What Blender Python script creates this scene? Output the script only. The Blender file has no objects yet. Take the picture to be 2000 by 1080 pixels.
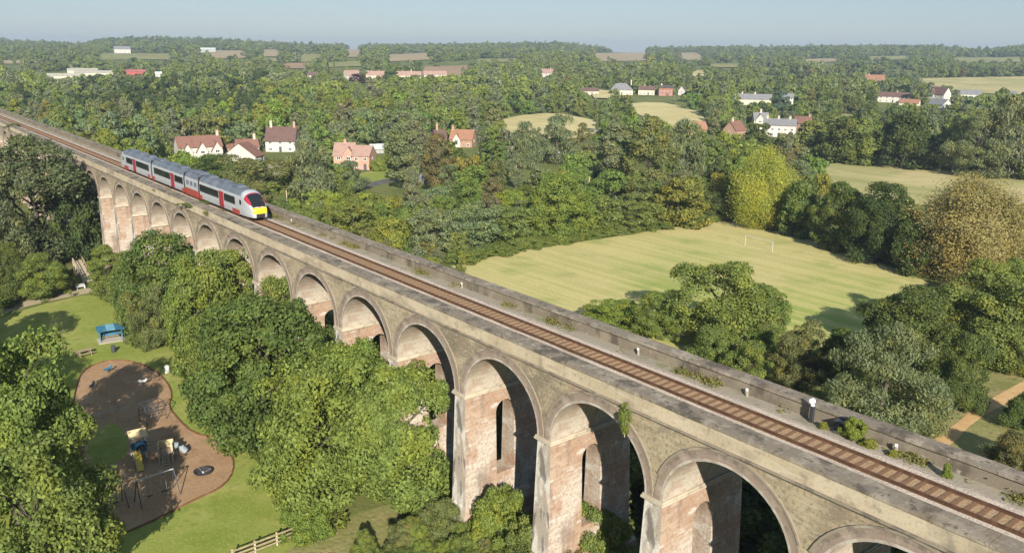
import bpy, bmesh, math, random
import numpy as np
from mathutils import Vector, Matrix, Euler
R = math.radians
random.seed(7); rng = np.random.default_rng(11)
scene = bpy.context.scene
COL = scene.collection

# ------------------------------------------------------------------ camera (metres; viaduct runs along x, near face y = 0)
F_PX, PITCH, YAW, ROLL = 1645.8, 0.2633, 0.6748, -0.0089
CAM = Vector((-31.74, 36.22, 39.73))
_c, _s = math.cos(YAW), math.sin(YAW)
FWD0 = Vector((_c, -_s, 0)); RIGHT0 = Vector((-_s, -_c, 0)); UP0 = Vector((0, 0, 1))
_cp, _sp = math.cos(PITCH), math.sin(PITCH)
FWD = FWD0*_cp - UP0*_sp
UP2 = UP0*_cp + FWD0*_sp
_cr, _sr = math.cos(ROLL), math.sin(ROLL)
RIGHT = RIGHT0*_cr + UP2*_sr*-1
UP = RIGHT0*_sr + UP2*_cr
# image x = u*cr - v*sr ; image y(up) = u*sr + v*cr
RIGHT = RIGHT0*_cr - UP2*_sr
cam_data = bpy.data.cameras.new('camera'); cam = bpy.data.objects.new('camera', cam_data); COL.objects.link(cam)
cam_data.sensor_width = 36; cam_data.lens = F_PX/2000*36
cam_data.clip_start = 0.5; cam_data.clip_end = 20000
M = Matrix((RIGHT, UP, -FWD)).transposed().to_4x4(); M.translation = CAM
cam.matrix_world = M
scene.camera = cam

def ray(px, py):
    return (FWD + RIGHT*((px-1000)/F_PX) + UP*((540-py)/F_PX)).normalized()
def proj(p):
    d = Vector(p)-CAM; z = d.dot(FWD)
    return 1000+F_PX*d.dot(RIGHT)/z, 540-F_PX*d.dot(UP)/z, z
_fw = np.array(FWD0[:2]); _rt = np.array(RIGHT0[:2])
RV = [-300, 430, 600, 800, 1000, 1400, 1900]
RZ = [0,    0,   3,   7,   12,   21,   27]
SKX = [-900,-100,60,130,185,225,330,430,520,600,700,780,880,960,1100,1135,1180,1250,1300,1420,1500,1600,1700,1800,1860,1890,1950,2100,2900]   # bearings of the skyline hills
SKH = [6,   8,   7, 4,  2,  12, 14, 13, 8,  5,  4,  5,  7,  9,  11, 6,   3,  3,  5,   7,   7,   9,   11,  11,  6,   6,   14,  15,  8]
def H(x, y):
    """terrain height"""
    x = np.asarray(x, float); y = np.asarray(y, float)
    v = (x-CAM.x)*_fw[0]+(y-CAM.y)*_fw[1]; u = (x-CAM.x)*_rt[0]+(y-CAM.y)*_rt[1]
    z = np.interp(v, RV, RZ)
    a = np.clip((v-520)/1400, 0, 1)
    z = z + a*(3.2*np.sin(u/260+1.3+v/900) + 2.4*np.sin(v/170+u/520) + 2.5*np.sin(u/610-0.6))
    px = 1000+F_PX*u/np.maximum(v,1); rz = 39.7+np.interp(px,SKX,SKH)*1.58-12.5
    k = np.clip((v-1500)/1050,0,1); k = k*k*(3-2*k)
    z = z*(1-k)+rz*k
    z = z - np.clip((v-2750)/1500,0,1)*14
    return z
def ground(px, py, z0=None):
    """the point of the terrain a picture position looks at"""
    d = ray(px, py)
    t = -CAM.z/d.z if d.z < -1e-4 else 9e9
    p = CAM+d*t if t < 9e8 else None
    if p is not None:
        v = (p.x-CAM.x)*_fw[0]+(p.y-CAM.y)*_fw[1]
        if v < 430: return Vector((p.x, p.y, 0))
    ts = np.linspace(300, 6000, 2400)
    X = CAM.x+d.x*ts; Y = CAM.y+d.y*ts; Z = CAM.z+d.z*ts
    below = Z < H(X, Y)
    if not below.any(): return ground(px, py+1.0) if py<200 else None
    i = int(np.argmax(below))
    return Vector((X[i], Y[i], float(H(X[i], Y[i]))))

# ------------------------------------------------------------------ helpers
def tag(o, label=None, cat=None, group=None, kind=None):
    if label: o['label'] = label
    if cat: o['category'] = cat
    if group: o['group'] = group
    if kind: o['kind'] = kind
    return o
def thing(name, label, cat, loc=(0,0,0), rz=0.0, group=None):
    o = bpy.data.objects.new(name, None); COL.objects.link(o)
    o.location = loc; o.rotation_euler = (0, 0, rz); o.empty_display_size = 0.3
    return tag(o, label, cat, group)
class MB:
    """collects polygons and builds them as ONE mesh object"""
    def __init__(s): s.v=[]; s.f=[]; s.m=[]; s.mi=0
    def add(s, vs, fs):
        b=len(s.v); s.v += [tuple(v) for v in vs]
        for f in fs: s.f.append([b+i for i in f]); s.m.append(s.mi)
        return s
    def box(s, x0,x1,y0,y1,z0,z1, M=None):
        vs=[Vector((x,y,z)) for z in (z0,z1) for y in (y0,y1) for x in (x0,x1)]
        if M is not None: vs=[M@v for v in vs]
        return s.add(vs, [(0,2,3,1),(4,5,7,6),(0,1,5,4),(2,6,7,3),(0,4,6,2),(1,3,7,5)])
    def prism(s, poly, a, b, ax='x', M=None):
        """closed polygon extruded along an axis; poly is given in the two other axes"""
        n=len(poly); out=[]
        for t in (a,b):
            for (p,q) in poly:
                out.append(Vector((t,p,q)) if ax=='x' else Vector((p,t,q)) if ax=='y' else Vector((p,q,t)))
        if M is not None: out=[M@v for v in out]
        fs=[tuple(range(n)), tuple(range(2*n-1,n-1,-1))]+[(i,(i+1)%n,n+(i+1)%n,n+i) for i in range(n)]
        return s.add(out, fs)
    def tube(s, pts, rad, n=8, cap=True):
        pts=[Vector(p) for p in pts]; rad=rad if isinstance(rad,(list,tuple)) else [rad]*len(pts)
        vs=[]
        for i,p in enumerate(pts):
            d=(pts[min(i+1,len(pts)-1)]-pts[max(i-1,0)]).normalized()
            a=d.orthogonal().normalized(); b=d.cross(a)
            for k in range(n):
                t=2*math.pi*k/n; vs.append(p+(a*math.cos(t)+b*math.sin(t))*rad[i])
        fs=[]
        for i in range(len(pts)-1):
            for k in range(n):
                fs.append((i*n+k, i*n+(k+1)%n, (i+1)*n+(k+1)%n, (i+1)*n+k))
        if cap: fs += [tuple(range(n-1,-1,-1)), tuple(range((len(pts)-1)*n, len(pts)*n))]
        return s.add(vs, fs)
    def build(s, name, mats, parent=None, smooth=False, fix=True):
        me=bpy.data.meshes.new(name); me.from_pydata(s.v, [], s.f)
        mats = mats if isinstance(mats,(list,tuple)) else [mats]
        for m in mats: me.materials.append(m)
        if len(mats)>1: me.polygons.foreach_set('material_index', s.m)
        if fix:
            bm=bmesh.new(); bm.from_mesh(me); bmesh.ops.recalc_face_normals(bm, faces=bm.faces[:]); bm.to_mesh(me); bm.free()
        if smooth: me.polygons.foreach_set('use_smooth', [True]*len(me.polygons))
        me.update()
        o=bpy.data.objects.new(name, me); COL.objects.link(o)
        if parent is not None: o.parent=parent
        return o

# ------------------------------------------------------------------ materials
def srgb(*c):
    return tuple(((x/255)/12.92 if x/255<=0.04045 else ((x/255+0.055)/1.055)**2.4) for x in c)
def nodes(name):
    m=bpy.data.materials.new(name); m.use_nodes=True; nt=m.node_tree; nt.nodes.clear()
    out=nt.nodes.new('ShaderNodeOutputMaterial'); return m, nt, out
def N(nt, t, **k):
    n=nt.nodes.new(t)
    for a,b in k.items(): setattr(n,a,b)
    return n
def noise(nt, vec, scale, stretch=None, detail=4, rough=0.6, loc=None):
    if stretch or loc:
        mp=N(nt,'ShaderNodeMapping'); nt.links.new(vec, mp.inputs[0]); mp.inputs['Scale'].default_value=stretch or (1,1,1)
        if loc: mp.inputs['Location'].default_value=loc
        vec=mp.outputs[0]
    n=N(nt,'ShaderNodeTexNoise'); nt.links.new(vec,n.inputs['Vector'])
    n.inputs['Scale'].default_value=scale; n.inputs['Detail'].default_value=detail; n.inputs['Roughness'].default_value=rough
    return n.outputs[0]
def ramp01(nt, val, lo, hi, amt=1.0):
    n=N(nt,'ShaderNodeMapRange'); n.interpolation_type='SMOOTHSTEP'
    nt.links.new(val,n.inputs[0]); n.inputs[1].default_value=lo; n.inputs[2].default_value=hi; n.inputs[3].default_value=0; n.inputs[4].default_value=amt
    return n.outputs[0]
def mix(nt, fac, a, b, mode='MIX'):
    n=N(nt,'ShaderNodeMix', data_type='RGBA', blend_type=mode)
    if isinstance(fac,(int,float)): n.inputs[0].default_value=fac
    else: nt.links.new(fac,n.inputs[0])
    for i,c in ((6,a),(7,b)):
        if isinstance(c,tuple): n.inputs[i].default_value=(*c,1)
        else: nt.links.new(c,n.inputs[i])
    return n.outputs[2]
def layered(name, base, layers=(), rough=0.85, spec=0.25, bump=None, metallic=0.0):
    """layers: (colour, scale, lo, hi, amount[, stretch[, mode]])"""
    m,nt,out=nodes(name)
    tc=N(nt,'ShaderNodeTexCoord'); vec=tc.outputs['Object']
    col=base; first=True
    for i,l in enumerate(layers):
        c,sc,lo,hi,am=l[:5]; st=l[5] if len(l)>5 else None; mode=l[6] if len(l)>6 else 'MIX'
        f=ramp01(nt, noise(nt,vec,sc,st,loc=(i*7.3,i*3.1,i*5.7)), lo,hi,am)
        col=mix(nt,f,col,c,mode)
    b=N(nt,'ShaderNodeBsdfPrincipled')
    if isinstance(col,tuple): b.inputs['Base Color'].default_value=(*col,1)
    else: nt.links.new(col,b.inputs['Base Color'])
    b.inputs['Roughness'].default_value=rough; b.inputs['Specular IOR Level'].default_value=spec; b.inputs['Metallic'].default_value=metallic
    if bump:
        h=noise(nt,vec,bump[0],bump[3] if len(bump)>3 else None,detail=5)
        bp=N(nt,'ShaderNodeBump'); bp.inputs['Strength'].default_value=bump[1]; bp.inputs['Distance'].default_value=bump[2]
        nt.links.new(h,bp.inputs['Height']); nt.links.new(bp.outputs[0],b.inputs['Normal'])
    nt.links.new(b.outputs[0],out.inputs[0])
    return m
def foliage(name, source):
    m,nt,out=nodes(name)
    if source=='object':
        tint=N(nt,'ShaderNodeObjectInfo').outputs['Color']
    else:
        a=N(nt,'ShaderNodeAttribute'); a.attribute_type='INSTANCER'; a.attribute_name='tint'; tint=a.outputs['Color']
    rnd=N(nt,'ShaderNodeAttribute'); rnd.attribute_name='rnd'
    tc=N(nt,'ShaderNodeTexCoord')
    oi=N(nt,'ShaderNodeObjectInfo')
    mp=N(nt,'ShaderNodeVectorMath'); mp.operation='ADD'; nt.links.new(tc.outputs['Object'],mp.inputs[0])
    sc=N(nt,'ShaderNodeVectorMath'); sc.operation='SCALE'; sc.inputs[0].default_value=(7,5,3); nt.links.new(oi.outputs['Random'],sc.inputs['Scale'])
    nt.links.new(sc.outputs[0],mp.inputs[1])
    cl=noise(nt,mp.outputs[0],3.2,detail=2)
    # brightness varies leaf by leaf, hue by clump
    br=N(nt,'ShaderNodeMapRange'); nt.links.new(rnd.outputs['Fac'],br.inputs[0]); br.inputs[3].default_value=0.7; br.inputs[4].default_value=1.32
    v=N(nt,'ShaderNodeVectorMath'); v.operation='SCALE'; nt.links.new(tint,v.inputs[0]); nt.links.new(br.outputs[0],v.inputs['Scale'])
    warm=N(nt,'ShaderNodeVectorMath'); warm.operation='MULTIPLY'; nt.links.new(v.outputs[0],warm.inputs[0]); warm.inputs[1].default_value=(1.28,1.12,0.85)
    col=mix(nt, ramp01(nt,cl,0.44,0.66), v.outputs[0], warm.outputs[0])
    d=N(nt,'ShaderNodeBsdfPrincipled'); nt.links.new(col,d.inputs['Base Color']); d.inputs['Roughness'].default_value=0.6; d.inputs['Specular IOR Level'].default_value=0.2
    t=N(nt,'ShaderNodeBsdfTranslucent')
    tcol=N(nt,'ShaderNodeVectorMath'); tcol.operation='MULTIPLY'; nt.links.new(col,tcol.inputs[0]); tcol.inputs[1].default_value=(1.25,1.3,0.6)
    nt.links.new(tcol.outputs[0],t.inputs[0])
    ms=N(nt,'ShaderNodeMixShader'); ms.inputs[0].default_value=0.38
    nt.links.new(d.outputs[0],ms.inputs[1]); nt.links.new(t.outputs[0],ms.inputs[2]); nt.links.new(ms.outputs[0],out.inputs[0])
    return m
MT={}
MT['leaf']=foliage('leaves','object'); MT['leafmass']=foliage('leaves_mass','instancer')
MT['bark']=layered('bark',(0.10,0.085,0.065),[((0.05,0.042,0.035),6,0.4,0.6,0.8,(1,1,0.3))],0.95,0.1)
MT['palebark']=layered('pale_bark',(0.38,0.34,0.27),[((0.16,0.13,0.10),5,0.5,0.65,0.8,(1,1,2))],0.9,0.1)
MT['spandrel']=layered('gault_brick',(0.317,0.257,0.165),[
    ((0.403,0.335,0.222),0.30,0.40,0.58,0.9),((0.192,0.158,0.116),0.14,0.48,0.60,0.8,(1,1,1.7)),
    ((0.326,0.233,0.163),0.5,0.55,0.67,0.6),((0.461,0.408,0.313),1.0,0.57,0.69,0.75,(0.45,1,2.2)),
    ((0.149,0.129,0.099),0.27,0.56,0.67,0.75),((0.192,0.158,0.113),1.3,0.47,0.58,0.3,(0.45,0.45,4.5)),((0.432,0.371,0.264),1.7,0.54,0.66,0.3,(0.4,0.4,4)),
    ((0.163,0.135,0.095),4,0.49,0.63,0.6),((0.451,0.399,0.299),5,0.56,0.67,0.6)],0.92,0.1,(9,0.6,0.05,(1,1,3)))
MT['parapetface']=layered('parapet_brick',(0.422,0.348,0.241),[
    ((0.499,0.422,0.303),0.4,0.42,0.58,0.85),((0.269,0.222,0.163),0.3,0.54,0.66,0.7,(0.6,1,2)),
    ((0.221,0.186,0.140),1.2,0.56,0.68,0.6,(1,1,0.8)),((0.259,0.213,0.159),6,0.50,0.66,0.45),
    ((0.192,0.176,0.132),0.16,0.58,0.68,0.55),((0.528,0.464,0.363),1.3,0.58,0.70,0.5,(0.4,0.4,3))],0.92,0.1,(10,0.35,0.02,(1,1,3)))
MT['pier']=layered('pier_brick',(0.344,0.239,0.168),[
    ((0.403,0.302,0.223),0.22,0.42,0.56,0.9),((0.470,0.420,0.353),0.26,0.45,0.58,0.95,(1,1,0.5)),
    ((0.319,0.181,0.118),0.42,0.53,0.65,0.8),((0.521,0.487,0.437),0.8,0.55,0.67,0.8,(0.7,0.7,2.2)),
    ((0.185,0.147,0.118),0.6,0.56,0.68,0.7,(1,1,0.3)),((0.235,0.160,0.118),1.3,0.47,0.58,0.25,(0.45,0.45,4.5)),((0.454,0.378,0.311),1.7,0.55,0.66,0.25,(0.4,0.4,4)),((0.218,0.143,0.101),4,0.49,0.63,0.5)],0.92,0.1,(8,0.6,0.05,(1,1,3)))
MT['pierface']=layered('pier_face_brick',(0.36,0.31,0.255),[
    ((0.60,0.565,0.51),0.7,0.44,0.55,0.95,(1,1,0.35)),((0.15,0.13,0.115),0.9,0.52,0.61,0.9,(1,1,0.4)),
    ((0.42,0.26,0.18),0.4,0.55,0.68,0.65),((0.18,0.15,0.125),6,0.5,0.66,0.5,(1,1,3))],0.92,0.1,(8,0.4,0.03,(1,1,3)))
MT['vault']=layered('vault_brick',(0.336,0.277,0.210),[
    ((0.420,0.374,0.302),0.33,0.44,0.60,0.9),((0.319,0.227,0.168),0.35,0.53,0.66,0.7),((0.185,0.160,0.130),0.8,0.57,0.70,0.65),
    ((0.454,0.420,0.361),0.9,0.58,0.70,0.7),((0.227,0.176,0.130),5,0.5,0.66,0.4)],0.92,0.1,(7,0.4,0.03))
MT['ring']=layered('ring_brick',(0.265,0.205,0.160),[((0.37,0.31,0.255),0.7,0.5,0.66,0.8),((0.17,0.14,0.12),1.0,0.54,0.68,0.7),((0.2,0.15,0.12),9,0.5,0.7,0.5)],0.92,0.1,(10,0.3,0.02))
MT['ringlight']=layered('ring_inner_course',(0.33,0.28,0.23),[((0.46,0.42,0.36),0.8,0.46,0.6,0.8),((0.2,0.17,0.14),1.2,0.56,0.68,0.7)],0.92,0.1,(10,0.3,0.02))
MT['ringdark']=layered('ring_outer_course',(0.225,0.175,0.135),[((0.31,0.25,0.2),0.7,0.46,0.6,0.8),((0.14,0.115,0.095),1.1,0.54,0.66,0.7)],0.92,0.1,(10,0.3,0.02))
MT['impost']=layered('impost_stone',(0.40,0.345,0.26),[((0.50,0.44,0.34),0.6,0.45,0.6,0.8),((0.24,0.2,0.15),0.8,0.56,0.68,0.7)],0.92,0.1,(8,0.3,0.02))
MT['string']=layered('string_course_stone',(0.25,0.21,0.16),[((0.36,0.31,0.24),0.6,0.5,0.66,0.7),((0.11,0.095,0.08),0.9,0.5,0.64,0.75)],0.92,0.1,(8,0.3,0.02))
MT['coping']=layered('coping_stone',(0.215,0.182,0.142),[
    ((0.33,0.285,0.225),0.8,0.50,0.64,0.8),((0.085,0.073,0.06),0.5,0.50,0.64,0.8),((0.36,0.33,0.28),3.5,0.60,0.70,0.75),
    ((0.07,0.063,0.05),3,0.55,0.68,0.75),((0.20,0.15,0.10),0.3,0.6,0.72,0.5)],0.93,0.1,(7,0.6,0.04))
MT['farparapet']=layered('weathered_parapet_brick',(0.204,0.172,0.128),[
    ((0.275,0.233,0.167),0.45,0.48,0.66,0.75,(1,1,0.8)),((0.081,0.070,0.057),0.5,0.52,0.68,0.8,(1,1,0.6)),
    ((0.399,0.363,0.290),2.6,0.63,0.72,0.7),((0.095,0.079,0.062),8,0.5,0.7,0.5,(1,1,3))],0.93,0.1,(8,0.45,0.03))
MT['cess']=layered('cess_gravel',(0.30,0.265,0.205),[((0.20,0.185,0.13),0.4,0.5,0.66,0.7),((0.16,0.17,0.075),0.7,0.56,0.68,0.7),((0.42,0.37,0.3),5,0.55,0.7,0.6)],0.95,0.1,(6,0.6,0.05))
MT['ballast']=layered('ballast_stone',(0.54,0.44,0.35),[((0.62,0.53,0.44),5,0.5,0.64,0.8),((0.22,0.19,0.155),7,0.52,0.66,0.8),((0.34,0.27,0.2),0.25,0.5,0.66,0.5)],0.95,0.1,(9,1.0,0.06))
MT['rustballast']=layered('rust_stained_ballast',(0.36,0.24,0.14),[((0.40,0.29,0.19),4,0.5,0.64,0.8),((0.22,0.135,0.08),6,0.52,0.66,0.7)],0.95,0.1,(9,1.0,0.06))
MT['rail']=layered('rusty_rail',(0.085,0.045,0.027),[((0.15,0.08,0.045),3,0.45,0.65,0.7)],0.6,0.4)
MT['sleeper']=layered('brown_sleeper',(0.215,0.125,0.072),[((0.15,0.09,0.055),5,0.45,0.6,0.8,(3,1,1))],0.9,0.15)
MT['grass']=layered('ground_grass',(0.15,0.165,0.05),[
    ((0.085,0.115,0.03),0.035,0.44,0.62,0.85),((0.22,0.19,0.085),0.02,0.56,0.70,0.7),
    ((0.17,0.19,0.055),0.25,0.48,0.66,0.7),((0.09,0.105,0.03),1.6,0.5,0.68,0.6),((0.20,0.20,0.08),4.5,0.55,0.72,0.5)],0.95,0.1,(2.5,0.7,0.12))
MT['lawn']=layered('mown_park_grass',(0.225,0.265,0.056),[
    ((0.32,0.315,0.10),0.09,0.46,0.64,0.85),((0.185,0.235,0.037),0.16,0.50,0.64,0.85),((0.37,0.32,0.125),0.3,0.60,0.74,0.7),
    ((0.165,0.20,0.037),1.3,0.5,0.66,0.6),((0.33,0.335,0.092),4,0.5,0.66,0.55)],0.95,0.1,(4,0.6,0.08))
MT['rough']=layered('rough_dry_grass',(0.235,0.225,0.085),[
    ((0.14,0.155,0.04),0.11,0.48,0.62,0.9),((0.33,0.255,0.13),0.25,0.5,0.66,0.7),((0.10,0.12,0.03),0.7,0.56,0.70,0.75),((0.32,0.27,0.14),3,0.5,0.7,0.5)],0.95,0.1,(2.2,0.9,0.12))
# ------------------------------------------------------------------ field materials
def field_mat(name, base, dry, stripe_dir, stripe=0.55, amt=0.35, drier=None):
    m,nt,out=nodes(name)
    tc=N(nt,'ShaderNodeTexCoord'); vec=tc.outputs['Object']
    col=mix(nt, ramp01(nt,noise(nt,vec,0.022,detail=3),0.42,0.6,0.9), base, dry)
    if drier:   # the turf dries out towards one side of the field
        sx=N(nt,'ShaderNodeSeparateXYZ'); nt.links.new(vec,sx.inputs[0])
        col=mix(nt, ramp01(nt,sx.outputs[0],drier[0],drier[1],0.75), col, dry)
    mp=N(nt,'ShaderNodeMapping'); nt.links.new(vec,mp.inputs[0]); mp.inputs['Rotation'].default_value=(0,0,stripe_dir); mp.inputs['Scale'].default_value=(0.012,stripe,1)
    s=noise(nt,mp.outputs[0],1.0,detail=2)
    col=mix(nt, ramp01(nt,s,0.42,0.58,amt), col, (dry[0]*1.2,dry[1]*1.18,dry[2]*1.15))
    col=mix(nt, ramp01(nt,noise(nt,vec,0.13,detail=4),0.5,0.7,0.45), col, (base[0]*0.72,base[1]*0.82,base[2]*0.7))
    col=mix(nt, ramp01(nt,noise(nt,vec,2.2,detail=4),0.45,0.7,0.4), col, (base[0]*0.72,base[1]*0.74,base[2]*0.7))
    b=N(nt,'ShaderNodeBsdfPrincipled'); nt.links.new(col,b.inputs['Base Color']); b.inputs['Roughness'].default_value=0.95; b.inputs['Specular IOR Level'].default_value=0.08
    bp=N(nt,'ShaderNodeBump'); bp.inputs['Strength'].default_value=0.4; bp.inputs['Distance'].default_value=0.06
    nt.links.new(noise(nt,vec,4),bp.inputs['Height']); nt.links.new(bp.outputs[0],b.inputs['Normal'])
    nt.links.new(b.outputs[0],out.inputs[0]); return m
MT['pitch']=field_mat('playing_field_grass',(0.28,0.325,0.085),(0.48,0.41,0.185),0.93,0.42,0.5,(52,96))
MT['meadow']=field_mat('dry_meadow',(0.31,0.30,0.12),(0.48,0.40,0.21),0.4,0.15,0.3)
MT['hay']=field_mat('pale_hay_field',(0.47,0.40,0.19),(0.55,0.47,0.24),1.1,0.3,0.3)
MT['stubble']=field_mat('stubble_field',(0.34,0.265,0.155),(0.39,0.30,0.18),1.1,0.1,0.3)
MT['pasture']=field_mat('pasture',(0.21,0.22,0.08),(0.30,0.27,0.11),0.4,0.1,0.3)
MT['tilled']=field_mat('tilled_field',(0.31,0.205,0.125),(0.36,0.24,0.15),0.4,0.1,0.3)
MT['bark_chip']=layered('bark_chippings',(0.34,0.215,0.12),[((0.39,0.26,0.155),0.3,0.45,0.62,0.8),((0.22,0.135,0.085),0.5,0.55,0.7,0.6),((0.45,0.31,0.2),3,0.5,0.68,0.5),((0.2,0.12,0.07),5,0.52,0.7,0.55)],0.95,0.1,(6,0.6,0.05))
MT['sandpath']=layered('sandy_path',(0.50,0.315,0.145),[((0.56,0.38,0.2),0.5,0.45,0.6,0.7),((0.36,0.22,0.1),1.5,0.55,0.7,0.6)],0.95,0.1,(5,0.5,0.04))
MT['footpath']=layered('footpath_gravel',(0.40,0.335,0.225),[((0.34,0.30,0.16),0.4,0.5,0.65,0.7),((0.5,0.45,0.33),2,0.5,0.65,0.5)],0.95,0.1,(5,0.5,0.03))
MT['asphalt']=layered('asphalt',(0.10,0.095,0.09),[((0.16,0.15,0.14),0.4,0.45,0.65,0.7)],0.9,0.2)
MT['water']=layered('stream_water',(0.02,0.025,0.018),[((0.05,0.055,0.03),0.6,0.5,0.65,0.6)],0.12,0.5,(2,0.1,0.03))

# ------------------------------------------------------------------ terrain: one sheet to beyond the ridge
us=[]; vs_=list(np.arange(-160,430,30))+list(np.arange(430,1400,35))+list(np.arange(1400,3200,70))+list(np.arange(3200,5300,250))
tm=MB(); nv=len(vs_); ku=81
vv=[];ff=[]
for i,v in enumerate(vs_):
    half=260+max(v,0)*0.95
    for k in range(ku):
        u=-half+2*half*k/(ku-1)
        x=CAM.x+_fw[0]*v+_rt[0]*u; y=CAM.y+_fw[1]*v+_rt[1]*u
        vv.append((x,y,float(H(x,y))))
for i in range(nv-1):
    for k in range(ku-1):
        a=i*ku+k; ff.append((a,a+1,a+ku+1,a+ku))
tm.add(vv,ff)
g=tm.build('ground',MT['grass'],smooth=True,fix=False); tag(g,'grassy valley floor rising to low wooded hills','ground',kind='structure')

def inside(poly, x, y):
    c=False; j=len(poly)-1
    for i in range(len(poly)):
        xi,yi=poly[i]; xj,yj=poly[j]
        if (yi>y)!=(yj>y) and x<(xj-xi)*(y-yi)/(yj-yi)+xi: c=not c
        j=i
    return c
def smooth_poly(pts, it=2):
    for _ in range(it):
        q=[]
        for i in range(len(pts)):
            a=pts[i]; b=pts[(i+1)%len(pts)]
            q += [(a[0]*.75+b[0]*.25,a[1]*.75+b[1]*.25),(a[0]*.25+b[0]*.75,a[1]*.25+b[1]*.75)]
        pts=q
    return pts
def sheet(name, px, mat, lift, label, cat, smooth=0, far=False):
    if smooth: px=smooth_poly(px,smooth)
    pts=[ground(x,y) for x,y in px]; pts=[p for p in pts if p is not None]
    bm=bmesh.new(); vs=[bm.verts.new((p.x,p.y,0)) for p in pts]; bm.faces.new(vs)
    bmesh.ops.triangulate(bm,faces=bm.faces[:])
    if far:
        for _ in range(4):
            es=[e for e in bm.edges if e.calc_length()>45]
            if not es: break
            bmesh.ops.subdivide_edges(bm,edges=es,cuts=1); bmesh.ops.triangulate(bm,faces=bm.faces[:])
    for v in bm.verts: v.co.z=float(H(v.co.x,v.co.y))+lift
    bmesh.ops.recalc_face_normals(bm,faces=bm.faces[:])
    for f in bm.faces:
        if f.normal.z<0: f.normal_flip()
    me=bpy.data.meshes.new(name); bm.to_mesh(me); bm.free(); me.materials.append(mat)
    o=bpy.data.objects.new(name,me); COL.objects.link(o)
    return tag(o,label,cat,kind='structure')
PITCH_PX=[(880,520),(1000,492),(1150,470),(1280,450),(1395,430),(1450,436),(1560,462),(1700,505),(1815,552),(1780,590),(1700,640),(1560,700),(1300,720),(1130,640)]
MEADOW_PX=[(1590,325),(1640,318),(1760,322),(1880,338),(2060,345),(2060,400),(1800,400),(1640,380),(1590,360)]
HAY_PX=[(968,240),(1005,228),(1080,221),(1140,232),(1175,240),(1170,262),(1110,275),(1010,268)]
HAY2_PX=[(1205,206),(1280,199),(1350,212),(1380,232),(1375,262),(1330,262),(1250,226)]
RFIELD_PX=[(1790,154),(2060,150),(2060,186),(1960,186),(1900,182),(1820,174)]
sheet('playing_field',PITCH_PX,MT['pitch'],0.012,'mown playing field with a football goal beyond the viaduct','field')
sheet('meadow',MEADOW_PX,MT['meadow'],0.012,'dry grass meadow in front of the dark tree row on the right','field')
sheet('hay_field',HAY_PX,MT['hay'],0.3,'pale oval hay field in the middle of the woods','field',1,True)
sheet('hay_field',HAY2_PX,MT['hay'],0.3,'second pale field just right of the oval hay field','field',1,True)
sheet('stubble_field',RFIELD_PX,MT['meadow'],0.5,'long tan field behind the white houses at the right','field',0,True)
FAR_FIELDS=[
 ([(750,108),(838,104),(845,118),(760,122)],'stubble','tan stubble field below the skyline wood'),
 ([(830,132),(912,130),(914,150),(822,150)],'tilled','reddish tilled field behind the white bungalow'),
 ([(1148,105),(1262,100),(1262,120),(1180,122)],'stubble','tan field on the skyline right of the central wood'),
 ([(1322,105),(1368,104),(1368,119),(1322,119)],'stubble','small tan skyline field between two tree clumps'),
 ([(412,100),(478,100),(480,115),(412,116)],'stubble','tan stubble field on the left skyline'),
 ([(190,106),(330,106),(332,118),(195,119)],'pasture','green pasture below the left skyline wood'),
 ([(586,107),(630,107),(630,122),(588,123)],'pasture','small green pasture near the left skyline'),
 ([(678,96),(704,96),(704,113),(678,113)],'stubble','steep little tan field near the skyline'),
 ([(552,125),(604,125),(604,136),(552,136)],'tilled','brown field strip behind the far left village'),
 ([(1352,140),(1381,139),(1381,160),(1352,160)],'hay','square pale field above the brick cottage'),
 ([(515,98),(545,98),(545,112),(515,112)],'stubble','narrow tan field left of the small pasture'),
 ([(480,117),(562,115),(562,122),(485,124)],'pasture','pale pasture strip left of the far village'),
 ([(632,124),(702,121),(720,131),(640,133)],'pasture','pasture above the far village'),
 ([(930,117),(1012,115),(1012,122),(935,124)],'pasture','pasture strip below the central skyline wood'),
 ([(1385,127),(1442,126),(1442,133),(1388,134)],'pasture','pasture above the cream house'),
 ([(1560,117),(1642,115),(1642,122),(1562,124)],'stubble','tan strip below the right skyline wood'),
 ([(1690,112),(1782,110),(1782,117),(1692,119)],'pasture','pasture strip near the right skyline'),
 ([(0,120),(70,118),(72,125),(0,127)],'stubble','tan strip at the far left edge'),
 ([(1150,176),(1205,180),(1200,196),(1160,194)],'hay','rough pale patch left of the second pale field'),
 ([(1632,226),(1675,226),(1675,248),(1632,248)],'pasture','bright paddock left of the white cottage row'),
 ([(1860,113),(2040,113),(2040,122),(1860,124)],'pasture','green field strip on the far right skyline'),
]
for px,mt,lb in FAR_FIELDS: sheet('field',px,MT[mt],1.0,lb,'field',0,True)

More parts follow.
